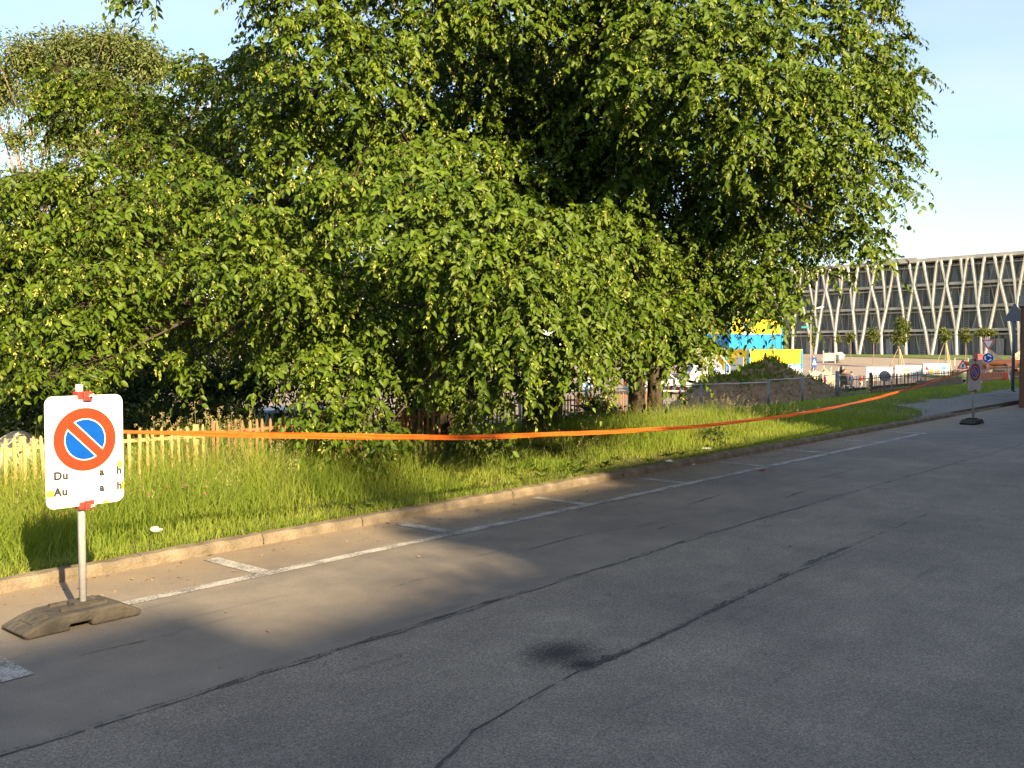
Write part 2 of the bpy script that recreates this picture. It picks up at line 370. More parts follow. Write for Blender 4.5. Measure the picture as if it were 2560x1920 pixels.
seam([stpx(1440, 1686, .5), stpx(1497, 1658, 1.6), stpx(1633, 1598, 1.3), stpx(1768, 1528, 1.2), stpx(2000, 1420, 1.3), stpx(2150, 1355, 1), stpx(2320, 1285, .6)], .022, .005, .05, 0, .002).build('road_stain', STAIN, road)
for a, b, w in (((0.9, 5.0), (2.0, 4.93), .005), ((2.2, 4.72), (2.75, 4.70), .004), ((5.6, 4.62), (6.6, 4.66), .006), ((4.1, 4.55), (4.5, 4.56), .004), ((8.2, 4.75), (9.0, 4.80), .012), ((9.2, 4.2), (9.9, 4.25), .012), ((6.9, 4.3), (7.3, 4.32), .010), ((10.5, 4.5), (12, 4.55), .01)):
    seam([(*a, .4), ((a[0] + b[0]) / 2, (a[1] + b[1]) / 2, 1), (*b, .3)], w, .006).build('road_crack', TAR, road)

# kerb, stone by stone
KERB = M('kerb_stone', (.23, .185, .125), (.13, .105, .07), 5, .9, bump=.8, bscale=45, detail=9)
kerb = struct(bpy.data.objects.new('kerb', None)); COL.objects.link(kerb); kerb.rotation_euler = (0, 0, STREET)
kmesh = []
for q in range(4):
    m = MB(); n = 10; prof = [(6.30, -.05), (6.305, .05), (6.325, .078), (6.40, .083), (6.435, .075), (6.44, -.05)]; v = []; f = []
    for i in range(n + 1):
        for (t, z) in prof: v.append((.994 * i / n, t + random.uniform(-.004, .004), z + (random.uniform(-.006, .005) if z > 0 else 0)))
    for i in range(n):
        for k in range(5): f.append((i * 6 + k, i * 6 + k + 1, i * 6 + 7 + k, i * 6 + 6 + k))
    f += [(0, 1, 2, 3, 4, 5), tuple(range(n * 6 + 5, n * 6 - 1, -1))]
    kmesh.append(m.add(v, f).mesh('kerb_stone', KERB))
for i in range(30):
    s0 = -3.6 + i
    inst('kerb_stone', kmesh[i % 4], kerb, (s0, random.uniform(-.002, .002), random.uniform(-.003, .002) - (.05 if s0 > 21.5 else 0)), (0, 0, random.uniform(-.001, .001)))

# gravel path beyond the kerb, near the far sign
GRAVEL = M('gravel', (.26, .24, .21), (.15, .14, .125), 60, .95, bump=1.0, bscale=90)
def gravel_fn(s, t):
    tt = 6.46 + (t) * ((1.75 + .25 * np.sin(s * 1.9)) * sm(20.5, 25, s) + .02); x = s * RV[0] + tt * NV[0]; y = s * RV[1] + tt * NV[1]
    return x, y, gz(x, y) + .012
struct(grid_sheet('gravel_path', np.linspace(20.2, 60, 160), np.linspace(0, 1, 14), gravel_fn, GRAVEL))

# lower street, square and lawns in front of the long building
def rect_sheet(name, x0, x1, y0, y1, nx, ny, dz, mat, shear=0.0):
    def fn(u, v):
        x = u + shear * (v - y0); return x, v, gz(x, v) + dz
    return struct(grid_sheet(name, np.linspace(x0, x1, nx), np.linspace(y0, y1, ny), fn, mat))
STREETM = M('pale_asphalt', (.235, .21, .18), (.19, .17, .15), 1.2, .9, bump=.2, bscale=40)
SQUARE = M('tan_square_paving', (.27, .215, .165), (.22, .18, .14), .7, .9, bump=.2, bscale=30)
LAWN = M('lawn', (.07, .11, .022), (.10, .135, .03), 4, .95, bump=.8, bscale=60)
def street_fn(s, t):
    x = s * RV[0] + t * NV[0]; y = s * RV[1] + t * NV[1]; return x, y, gz(x, y) + .03
struct(grid_sheet('lower_street', np.linspace(-60, 62, 60), np.linspace(24, 46, 24), street_fn, STREETM))
def square_fn(s, t):
    x = s * RV[0] + t * NV[0]; y = s * RV[1] + t * NV[1]; return x, y, gz(x, y) + .06
struct(grid_sheet('square', np.linspace(-40, 190, 110), np.linspace(25.0, 150, 80), square_fn, SQUARE))
def lawn_strip(name, quad, n=24):
    A, B, C_, D_ = [np.array(q, float) for q in quad]
    def fn(u, v):
        p = (A[None, None] * (1 - u)[..., None] + B[None, None] * u[..., None]) * (1 - v)[..., None] + (D_[None, None] * (1 - u)[..., None] + C_[None, None] * u[..., None]) * v[..., None]
        return p[..., 0], p[..., 1], gz(p[..., 0], p[..., 1]) + .12
    return struct(grid_sheet(name, np.linspace(0, 1, n), np.linspace(0, 1, 8), fn, LAWN))
def gp(px, D): u = (px - CX) / FPX; return (u * D, D)
lawn_strip('lawn', [gp(2080, 142), gp(2620, 118), gp(2600, 143), gp(2050, 172)])
lawn_strip('lawn', [gp(2255, 92), gp(2440, 80), gp(2440, 93), gp(2255, 101)])
lawn_strip('lawn', [gp(1960, 76), gp(2070, 70), gp(2060, 78), gp(1960, 86)])
lawn_strip('lawn', [gp(1380, 62), gp(1480, 60), gp(1480, 66), gp(1380, 68)])
low = MB()
a, b = gp(2255, 101.5), gp(2350, 96.5)
za = gzf(*a); low.bar((a[0], a[1], za + .2), (b[0], b[1], gzf(*b) + .2), .5, .45, (0, 1, 0))
tag(low.build('low_wall', M('pale_yellow_stone', (.62, .55, .36), (.55, .48, .32), 4, .85)), 'low pale yellow wall edging the far lawn on the square', 'wall')

# snowy mountains on the horizon
def ridge():
    n = 120; v = []; f = []; az = np.linspace(R(-50), R(60), n); rg = np.random.default_rng(5)
    h = np.zeros(n)
    for k in range(1, 7): h += np.sin(az * (7 * k ** 1.3) + rg.uniform(0, 6)) / k ** .9
    h = 560 + 45 * h; D = 9000
    for i in range(n):
        d = (math.sin(az[i]), math.cos(az[i]))
        for (q, zz) in ((0.9, -40), (.95, h[i] * .45 + rg.uniform(-15, 15)), (.985, h[i] * .8 + rg.uniform(-20, 20)), (1.0, h[i]), (1.1, -40)): v.append((d[0] * D * q, d[1] * D * q, zz))
    for i in range(n - 1):
        for k in range(4): f.append((i * 5 + k, (i + 1) * 5 + k, (i + 1) * 5 + k + 1, i * 5 + k + 1))
    return MB().add(v, f)
struct(ridge().build('mountains', M('snowfield', (.80, .82, .86), (.55, .58, .64), .004, .9), smooth=True))

# ================================================================== SIGNS, TAPE, FENCES NEAR THE STREET
def arc(r, a0, a1, n, c=(0, 0)): return [(c[0] + r * math.cos(a0 + (a1 - a0) * i / n), c[1] + r * math.sin(a0 + (a1 - a0) * i / n)) for i in range(n + 1)]
def rrect(w, h, r, n=6):
    p = []
    for (sx, sz, a) in ((1, 1, 0), (-1, 1, 90), (-1, -1, 180), (1, -1, 270)): p += arc(r, R(a), R(a + 90), n, (sx * (w / 2 - r), sz * (h / 2 - r)))
    return p
def shift(poly, dx, dz): return [(x + dx, z + dz) for x, z in poly]
def segment(r, h, n=20):
    """part of a disc above the line z = h"""
    a = math.asin(h / r); return arc(r, a, math.pi - a, n)
def rot2(poly, a): return [(x * math.cos(a) - z * math.sin(a), x * math.sin(a) + z * math.cos(a)) for x, z in poly]
SIGNWHITE = M('sign_white', (.80, .79, .76), (.74, .73, .70), 5, .45)
YELLOW = M('yellow_sticker', (.80, .72, .05), None, rough=.6)
CLAMP = M('red_plastic_clamp', (.45, .045, .03), (.36, .04, .03), 20, .5)
FOOT = M('dusty_rubber_foot', (.042, .039, .034), (.088, .077, .060), 6, .95, bump=.8, bscale=28, detail=8)
def text_mesh(body, size, bold):
    cu = bpy.data.curves.new('t', 'FONT'); cu.body = body; cu.size = size; cu.extrude = .0008; cu.offset = bold; cu.space_character = 1.12
    o = bpy.data.objects.new('t', cu); COL.objects.link(o); bpy.context.view_layer.update()
    me = bpy.data.meshes.new_from_object(o.evaluated_get(bpy.context.evaluated_depsgraph_get())); bpy.data.objects.remove(o); bpy.data.curves.remove(cu)
    return me
def parking_sign(loc, label, pole_lean=(0, 0), pan_rot=0.0, pan_tilt=0.0, letters=True, foot_mat=FOOT, stickers=True, plain_nuts=False):
    """portable no-parking sign: local x runs along the street, the printed face looks to -y"""
    root = thing('parking_sign', label, 'sign', loc, STREET, 'portable parking ban signs')
    ft = MB(); hh = .092                                            # foot: sloped ends, handle slot, notch below
    prof = [(-.36, 0), (-.13, 0), (-.13, .032), (-.01, .032), (-.01, 0), (.27, 0), (.285, .03), (.16, hh), (-.20, hh), (-.27, .075), (-.385, .03)]
    ft.prism(prof, -.13, .16); foot = ft.build('foot', foot_mat, root, bevel=.012)
    rb = MB(); rb.box((-.02, -.05, hh + .008), (.26, .022, .02)); rb.box((-.02, .09, hh + .008), (.26, .022, .02)); rb.box((0, .01, hh + .012), (.12, .11, .024))
    rb.box((-.27, .0, .075), (.09, .16, .012), Matrix.Rotation(R(-22), 3, 'Y')); rb.build('rib', foot_mat, foot)
    top = Vector((pole_lean[0], pole_lean[1], 1.335))
    MB().tube([(0, 0, .03), top], .0205, 14).build('pole', STEEL, root, smooth=True)
    # panel with its print
    pan = MB(); W_, H_ = .44, .615
    pan.prism(rrect(W_, H_, .045), -.0015, .0015)
    pl = top * ((.966) / 1.335); off = Vector((.012, -.034, 0))
    p = pan.build('panel', SIGNWHITE if letters else M('greyer_sign_white', (.44, .42, .36), (.36, .34, .29), 6, .6), root, pl + off); p.rotation_euler = (0, pan_tilt, pan_rot)  # the panel without letters gets a greyer white
    cz = .062; rr = .176
    def pr(name, poly, mat, lift, par=p): return MB().prism(shift(poly, 0, cz), -.0018 - lift, -.0012 - lift * .5).build(name, mat, par)
    pr('ring', arc(rr, 0, 2 * math.pi, 56)[:-1], RED, .0006)
    for k, sg in enumerate((0, math.pi)):
        a = R(-45) + sg
        pr('border', rot2(segment(.117, .024), a), SIGNWHITE, .0012)
        pr('field', rot2(segment(.111, .030), a), BLUE, .0018)
    if letters:
        for (txt, x, z) in (('Du', -.178, -.148), ('a', .078, -.148), ('h', .178, -.148), ('Au', -.178, -.236), ('a', .078, -.236), ('h', .178, -.236)):
            me = text_mesh(txt, .060, .0028); me.materials.append(BLACK); o = inst('lettering', me, p, (x, -.0026, z), (R(90), 0, 0))
    if stickers:
        for (x, z, w, h) in ((-.198, -.222, .040, .036), (.196, -.095, .026, .042), (.213, -.215, .012, .05), (.115, -.300, .035, .012)):
            MB().box((x, -.0022, z), (w, .0012, h)).build('sticker', YELLOW, p)
    for z in (.308, -.308):
        q = top * ((.966 + z) / 1.335)
        c = MB(); c.box((q.x + .004, q.y - .012, q.z), (.066, .064, .042)); c.box((q.x + .022, q.y - .052, q.z - .004 * (1 if z > 0 else -1)), (.05, .018, .050))
        cl = c.build('clamp', CLAMP, root, bevel=.004)
        nb = MB(); nb.tube([(q.x + .032, q.y - .062, q.z), (q.x + .032, q.y - .080, q.z)], .008, 6); nb.bar((q.x + .018, q.y - .074, q.z - .009), (q.x + .046, q.y - .074, q.z + .009), .007, .006, (0, 1, 0))
        nb.build('wing_nut', STEEL, cl)
    return root
S1 = W(2.50, 5.31, .002); S2 = W(20.5, 5.41, .002)
parking_sign(S1, 'white no-parking sign with blue and red disc, on a rubber foot by the kerb, sunlit')
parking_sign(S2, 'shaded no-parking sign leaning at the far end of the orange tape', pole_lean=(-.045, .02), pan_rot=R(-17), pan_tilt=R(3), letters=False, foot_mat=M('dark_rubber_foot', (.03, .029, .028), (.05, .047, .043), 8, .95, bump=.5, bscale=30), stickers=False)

# barrier tape strung between the two signs: a folded, slightly twisted band with a printed dash pattern
def tape():
    A = W(2.50, 5.34, 1.075); B = W(20.45, 5.44, 1.10); n = 260; v = []; f = []
    ts = [0, .06, .178, .39, .55, .664, .85, 1]; hs = [1.075, .985, .80, .645, .645, .715, .905, 1.10]
    rows = 7
    for i in range(n + 1):
        u = (i / n); p = A.lerp(B, u); z = np.interp(u, ts, hs)
        # smooth parabola through the measured heights
        z = .5 * z + .5 * (1.075 + (1.10 - 1.075) * u - 4 * .447 * u * (1 - u) * (1 - .10 * (u - .5)))
        tw = .10 * math.sin(u * 9 + .4) + .05 * math.sin(u * 31) + (1.05 * math.exp(-((u - .64) / .05) ** 2)) + .8 * math.exp(-((u - .02) / .025) ** 2)
        wd = .043 * (1 - .25 * math.exp(-((u - .02) / .03) ** 2)) * (1 - .18 * u)
        for k in range(rows):
            w = (k / (rows - 1) - .5) * wd; crease = .006 * math.sin(k * 2.1 + u * 60) + .004 * math.sin(u * 140 + k)
            du = Vector((NV[0], NV[1], 0))
            q = Vector((p.x, p.y, z)) + Vector((0, 0, 1)) * (w * math.cos(tw)) + du * (w * math.sin(tw) + crease); v.append(q)
    for i in range(n):
        for k in range(rows - 1): f.append((i * rows + k, (i + 1) * rows + k, (i + 1) * rows + k + 1, i * rows + k + 1))
    return MB().add(v, f)
def tape_material():
    m = bpy.data.materials.new('orange_tape'); m.use_nodes = True; t = m.node_tree; b = t.nodes['Principled BSDF']; L = t.links.new
    co = t.nodes.new('ShaderNodeTexCoord'); mp_ = t.nodes.new('ShaderNodeMapping'); mp_.inputs['Rotation'].default_value = (0, 0, -STREET); L(co.outputs['Object'], mp_.inputs['Vector'])
    wv = t.nodes.new('ShaderNodeTexWave'); wv.inputs['Scale'].default_value = 3.2; wv.inputs['Distortion'].default_value = 9; wv.inputs['Detail'].default_value = 3; wv.inputs['Detail Scale'].default_value = 3
    L(mp_.outputs[0], wv.inputs['Vector'])
    r = t.nodes.new('ShaderNodeValToRGB'); e = r.color_ramp.elements; e[0].position = .0; e[0].color = (.55, .105, .012, 1); e[1].position = .12; e[1].color = (.66, .135, .014, 1); L(wv.outputs['Fac'], r.inputs[0])
    L(r.outputs[0], b.inputs['Base Color']); b.inputs['Roughness'].default_value = .42
    tr = t.nodes.new('ShaderNodeBsdfTranslucent'); L(r.outputs[0], tr.inputs['Color']); ms = t.nodes.new('ShaderNodeMixShader'); ms.inputs['Fac'].default_value = .25
    L(b.outputs[0], ms.inputs[1]); L(tr.outputs[0], ms.inputs[2]); L(ms.outputs[0], t.nodes['Material Output'].inputs['Surface']); return m
tag(tape().build('barrier_tape', tape_material(), smooth=True), 'long orange barrier tape strung sagging between the two portable signs', 'tape')

# wooden picket fence on the verge, picket by picket
PALE = [M('pale_wood_%d' % i, c, d, 7, .85, bump=.3, bscale=25, aniso=(1, 1, .15)) for i, (c, d) in enumerate((((.50, .33, .13), (.40, .25, .10)), ((.54, .38, .16), (.42, .28, .11)), ((.36, .19, .085), (.27, .14, .06))))]
RUST = [M('brown_wood_%d' % i, c, d, 7, .9, bump=.3, bscale=25, aniso=(1, 1, .15)) for i, (c, d) in enumerate((((.26, .13, .065), (.18, .09, .045)), ((.31, .17, .085), (.22, .12, .06))))]
def picket_mesh(mat, h, w, d):
    m = MB(); m.prism([(-w / 2, 0), (w / 2, 0), (w / 2, h - .05), (w * .30, h - .015), (0, h), (-w * .30, h - .015), (-w / 2, h - .05)], -d / 2, d / 2); return m.mesh('picket', mat)
def picket_fence(label, s0, s1, t, top, mats, spacing, skip=(), rails=(.10, .62), w=.027, lean=.02, drop=0.0, post_every=1.6):
    n = int((s1 - s0) / spacing); base = W(s0, t); zg = gzf(base.x, base.y)
    root = thing('picket_fence', label, 'fence', (base.x, base.y, zg), STREET)
    h = top - zg; me = [picket_mesh(m, h, w, .012) for m in mats]
    for i in range(n):
        x = i * spacing
        if any(a < x + s0 < b for a, b in skip): continue
        p = W(s0 + x, t); z = gzf(p.x, p.y) - zg
        hs = (h + drop * x - z + .02) / h
        inst('picket', random.choice(me), root, (x, -.016, z - .02), (random.gauss(0, .008), random.gauss(0, lean), random.gauss(0, .05)), (1, 1, hs * random.uniform(.985, 1.015)))
    L_ = n * spacing; k = 0
    while k < L_:
        k2 = min(k + post_every, L_)
        if not any(a < (k + k2) / 2 + s0 < b for a, b in skip):
            for r_ in rails:
                m = MB(); m.bar((k - .02, .004, h - r_ + drop * k + random.uniform(-.01, .01)), (k2 - .025, .004, h - r_ + drop * k2 + random.uniform(-.01, .01)), .030, .022, (0, 1, 0)); m.build('rail', mats[0], root)
            p = W(s0 + k, t + .035); z = gzf(p.x, p.y) - zg
            m = MB(); m.tube([(k, .05, z - .1), (k, .05, h + .0 + drop * k)], .028, 8); m.build('post', mats[-1], root)
        k = k2
    return root
picket_fence('pale yellow wooden picket fence behind the tall grass, left of the hanging branches', .2, 5.15, 8.2, .80, [PALE[0], PALE[0], PALE[1]], .082)
picket_fence('brown weathered picket fence in front of the pale blue car', 5.2, 8.35, 8.2, .82, [RUST[0], RUST[1], RUST[0], PALE[2]], .086, lean=.03)
picket_fence('thin dark paling fence behind the bigger tree trunk', 9.9, 12.6, 10.6, .62, [RUST[0], RUST[1]], .095, lean=.03)
picket_fence('thin brown paling fence right of the second tree trunk, below the red and white plank', 14.0, 18.3, 11.2, .60, [RUST[0], RUST[1]], .095, lean=.03)

# wire mesh fence with tube rails along the foot of the slope
GREYP = M('grey_fence_post', (.16, .17, .18), (.22, .23, .24), 12, .5, metal=.5)
def wire_fence():
    cols = [1300, 1466, 1584, 1753, 1922, 2007, 2094]; pts = [along(c, 14.0) for c in cols]
    root = thing('wire_fence', 'grey wire mesh fence with tube top rail below the earth mound', 'fence', pts[0])
    o = pts[0]; tops = [.48, .48, .46, .44, .43, .45, .52]
    for i, p in enumerate(pts):
        q = p - o; r_ = .075 if i == 6 else .038; MB().tube([(q.x, q.y, -.05 + q.z), (q.x, q.y, tops[i] - o.z + (.10 if i == 6 else .03))], r_, 10).build('post', GREYP, root, smooth=True)
    for i in range(len(pts) - 1):
        a, b = pts[i] - o, pts[i + 1] - o; za, zb = tops[i] - o.z, tops[i + 1] - o.z
        if i == 3: zb -= .05
        if i == 4: za += .03
        MB().tube([(a.x, a.y, za - .015), ((a.x + b.x) / 2, (a.y + b.y) / 2, (za + zb) / 2 - .02), (b.x, b.y, zb - .015)], .016, 8).build('rail', STEEL, root, smooth=True)
        m = MB(); L_ = (b - a).length; n = int(L_ / .10)
        for k in range(1, n):
            u = k / n; x, y = a.x + (b.x - a.x) * u, a.y + (b.y - a.y) * u; m.tube([(x, y, a.z + (b.z - a.z) * u), (x, y, za + (zb - za) * u - .02)], .0035, 3, False)
        for k in range(6):
            h = (k + .5) / 6; m.tube([(a.x, a.y, a.z + (za - a.z) * h), (b.x, b.y, b.z + (zb - b.z) * h)], .0035, 3, False)
        m.build('wire_mesh', DKSTEEL, root)
    return root
wire_fence()

# iron railing and gate along the same line, further right
IRON = M('rusty_iron', (.085, .06, .05), (.14, .10, .08), 9, .8)
def bar_fence(name, label, cat, px0, px1, t, n, top, mat, bw=.022, extra=None):
    a, b = along(px0, t), along(px1, t); root = thing(name, label, cat, a); d = b - a
    me = MB().box((0, 0, .5), (bw, bw * .6, 1)).mesh('bar', mat); ang = math.atan2(d.y, d.x)
    for i in range(n + 1):
        u = i / n; x, y = d.x * u, d.y * u; z = gzf(a.x + x, a.y + y) - a.z
        h = top - (a.z + z) + random.uniform(-.03, .03); inst('bar', me, root, (x, y, z - .03), (random.gauss(0, .01), random.gauss(0, .01), ang), (1, 1, h))
    for zz in (top - .16, top - .72):
        MB().bar((0, 0, zz - a.z), (d.x, d.y, zz - a.z), .035, .03, (-d.y, d.x, 0)).build('rail', mat, root)
    return root, a, d, ang
g, a, d, ang = bar_fence('iron_gate', 'barred iron gate in front of the woman and children', 'gate', 2098, 2174, 14.0, 26, .42, DKSTEEL, .018)
bar_fence('iron_fence', 'rusty iron bar fence in front of the white boards', 'fence', 2180, 2404, 14.0, 84, .42, IRON, .034)
bar_fence('iron_fence', 'wooden stake fence in front of the orange pipes', 'fence', 2440, 2575, 15.2, 36, .34, M('stake_wood', (.42, .30, .18), (.30, .21, .12), 6, .9), .055)
p = along(2177, 14.0); root = thing('gate_post', 'slim dark gate post with yellow stripes beside the iron gate', 'post', p)
MB().box((0, 0, (.50 - p.z) / 2), (.10, .08, .50 - p.z)).build('post', IRON, root)
for k in range(4): MB().box((-.055, -.03, .35 + k * .16), (.05, .06, .07), Matrix.Rotation(R(20), 3, 'Y')).build('stripe', M('hazard_yellow', (.75, .55, .05), None), root)
# brown hessian screen on the bars at right
a, b = along(2290, 13.8), along(2404, 13.8); m = MB(); n = 20; v = []; f = []
for i in range(n + 1):
    u = i / n; x, y = a.x + (b.x - a.x) * u, a.y + (b.y - a.y) * u; z0 = gzf(x, y); w = .03 * math.sin(i * 1.3)
    v += [(x + w, y, z0), (x + w, y - .0, .02 + .03 * math.sin(i)), (x + w, y + .012, .02 + .03 * math.sin(i)), (x + w, y + .012, z0)]
    if i:
        for k in range(4): f.append(((i - 1) * 4 + k, i * 4 + k, i * 4 + (k + 1) % 4, (i - 1) * 4 + (k + 1) % 4))
tag(m.add(v, f).build('screen_sheet', M('hessian', (.20, .16, .11), (.15, .115, .08), 12, .95)), 'brown screening cloth tied along the iron bar fence', 'screen')

# litter on the verge and in the gutter
def crumple(loc, r, label, name='crumpled_paper', cat='litter', mat=SIGNWHITE, flat=.5):
    v = []; f = []; n, k = 9, 5; rg = random.Random(label)
    for i in range(k + 1):
        a = math.pi * i / k - math.pi / 2
        for j in range(n):
            q = 2 * math.pi * j / n; rr = r * rg.uniform(.45, 1.35); v.append((rr * math.cos(a) * math.cos(q) * 1.5, rr * math.cos(a) * math.sin(q), rr * flat * (math.sin(a) + 1)))
    for i in range(k):
        for j in range(n): f.append((i * n + j, i * n + (j + 1) % n, (i + 1) * n + (j + 1) % n, (i + 1) * n + j))
    return tag(MB().add(v, f).build(name, mat, None, loc), label, cat)
p = gnd(391, 1340, .12); crumple((p.x, p.y, .15), .034, 'white crumpled paper lying in the grass right of the near sign', mat=M('soft_white_paper', (.55, .53, .48), (.40, .38, .34), 40, .9))
p = gnd(1674, 1155, .09); crumple((p.x, p.y, .09), .035, 'small white wrapper on the verge edge under the tape', flat=.35)
p = gnd(1727, 1162); crumple((p.x, p.y, 0), .04, 'scrap of white paper in the gutter beside a bay mark', flat=.2)
p = gnd(1768, 1125, .09); crumple((p.x, p.y, .10), .05, 'torn pale strip of paper on the shaded grass by the kerb', flat=.2)
p = gnd(1905, 1178); crumple((p.x, p.y, 0), .025, 'small reddish lump lying on the parking line', cat='litter', mat=M('brick_red', (.25, .06, .04), None), name='brick_piece')
p = along(2442, 11.5); crumple((p.x, p.y, p.z), .16, 'white plastic bag left in the grass by the far sign', 'plastic_bag', 'bag', flat=.8)
# leaf scraps and grit in the gutter
V = []; rg = np.random.default_rng(3); n = 420
s_ = rg.uniform(-1, 19, n); t_ = 6.29 - np.abs(rg.normal(0, .28, n)); s_[:90] = rg.uniform(2, 15, 90); t_[:90] = rg.uniform(2.2, 6, 90)
P = np.stack([s_ * RV[0] + t_ * NV[0], s_ * RV[1] + t_ * NV[1], np.full(n, .008)], -1)
ax = np.stack([rg.normal(size=n), rg.normal(size=n), rg.normal(0, .15, n)], -1); Nn = np.stack([rg.normal(0, .3, n), rg.normal(0, .3, n), np.ones(n)], -1)
v, f = leaf_arrays(P, ax, Nn, rg.uniform(.012, .04, n), rg.uniform(.005, .018, n))
DRY = leafmat('dry_leaf', (.16, .10, .045), (.36, .25, .13), .1, (1, 1, 1))
tag(fast('leaf_litter', v, f, DRY, np.repeat(rg.uniform(0, 1, n), 6)), 'dry leaf scraps and grit scattered along the gutter', 'litter', kind='stuff')

# ================================================================== GRASS AND PLANTS
GRASS = leafmat('grass_blade', (.105, .195, .012), (.34, .37, .078), .42, (1.35, 1.35, .6), .6, .15)
def vnoise(x, y, sc, seed):
    rg = np.random.default_rng(seed); tab = rg.uniform(0, 1, (64, 64)); u = x / sc; v = y / sc
    i = np.floor(u).astype(int); j = np.floor(v).astype(int); fu = u - i; fv = v - j; fu = fu * fu * (3 - 2 * fu); fv = fv * fv * (3 - 2 * fv)
    g = lambda a, b: tab[a % 64, b % 64]
    return (g(i, j) * (1 - fu) + g(i + 1, j) * fu) * (1 - fv) + (g(i, j + 1) * (1 - fu) + g(i + 1, j + 1) * fu) * fv
def blades(s0, s1, t0, t1, n, hfn, wid, seed, keep=None, bend=.75):
    rg = np.random.default_rng(seed); s = rg.uniform(s0, s1, n); t = rg.uniform(t0, t1, n)
    x = s * RV[0] + t * NV[0]; y = s * RV[1] + t * NV[1]
    cl = vnoise(x, y, .22, seed + 1); ok = rg.uniform(0, 1, n) < .35 + .8 * cl
    if keep is not None: ok &= keep(s, t, rg)
    s, t, x, y = s[ok], t[ok], x[ok], y[ok]; n = len(s)
    h = hfn(s, t, x, y) * rg.uniform(.35, 1.2, n) * (.75 + .5 * vnoise(x, y, .5, seed + 2)); z = gz(x, y) - .01
    P = np.stack([x, y, z], -1); a = rg.uniform(0, 2 * np.pi, n); d = np.stack([np.cos(a), np.sin(a), np.zeros(n)], -1)
    b = rg.uniform(0, 2 * np.pi, n); sd = np.stack([np.cos(b), np.sin(b), np.zeros(n)], -1); w = (wid * rg.uniform(.6, 1.3, n))[:, None]
    k = (bend * rg.uniform(.1, 1.25, n) * h)[:, None]; up = np.array([0, 0, 1.0]); hh = h[:, None]
    v = np.stack([P - sd * w, P + sd * w, P + up * hh * .55 + d * k * .3 - sd * w * .75, P + up * hh * .55 + d * k * .3 + sd * w * .75, P + up * hh * (1 - .18 * (k / np.maximum(hh, .01)) ** 2) + d * k], 1)
    i = np.arange(n)[:, None] * 5; F = np.concatenate([i + np.array([[0, 1, 3]]), i + np.array([[0, 3, 2]]), i + np.array([[2, 3, 4]])])
    tint = np.clip(.18 + .55 * vnoise(x, y, .6, seed + 3) * rg.uniform(.5, 1.3, n) + .35 * (rg.uniform(0, 1, n) < .10), 0, 1)
    return v.reshape(-1, 3), F, np.repeat(tint, 5)
def h_near(s, t, x, y):
    h = .10 + .40 * sm(6.5, 7.35, t) + .07 * sm(7.4, 8.2, t)
    tram = sm(6.6, 8.2, s) * (1 - sm(10.9, 12.2, s)); return h * (1 - .72 * tram)
def h_mid(s, t, x, y): return .10 + .32 * sm(6.7, 7.8, t) * (1 - sm(14.5, 17, s)) * (1 - .8 * sm(8.6, 9.6, t)) + .05 * sm(7, 9, t)
def h_far(s, t, x, y): return .14 + .08 * sm(11, 15, t)
def keep_near(s, t, rg): return rg.uniform(0, 1, len(s)) > .55 * sm(7.2, 8.6, s) * (1 - sm(10.8, 12, s)) * sm(7.0, 7.8, t)
def keep_far(s, t, rg): return (t > 6.5 + (1.7 + .25 * np.sin(s * 1.9)) * sm(20.5, 25, s) + rg.normal(0, .12, len(s))) | (rg.uniform(0, 1, len(s)) < .03)
sets = [blades(-3.5, 5.5, 6.43, 9.3, 74000, h_near, .0032, 21, keep_near), blades(5.5, 12, 6.43, 10.5, 56000, h_near, .0036, 25, keep_near),
        blades(12, 20, 6.43, 12, 60000, h_mid, .0042, 29), blades(17, 46, 6.6, 15.5, 54000, h_far, .0075, 33, keep_far),
        blades(-3.5, 12, 9.3, 14, 24000, lambda s, t, x, y: .28 + 0 * s, .006, 37), blades(10, 44, 12, 21, 34000, lambda s, t, x, y: .22 + 0 * s, .009, 41),
        blades(30, 75, 14.5, 23, 16000, lambda s, t, x, y: .28 + 0 * s, .014, 45),
        blades(-3.5, 20, 6.40, 6.50, 9000, lambda s, t, x, y: .10 + 0 * s, .003, 49, None, 1.3)]
off = 0; VV = []; FF = []; TT = []
for v, f, t_ in sets: VV.append(v); FF.append(f + off); TT.append(t_); off += len(v)
tag(fast('grass', np.concatenate(VV), np.concatenate(FF), GRASS, np.concatenate(TT)), 'long green grass growing along the verge', 'grass', kind='stuff')

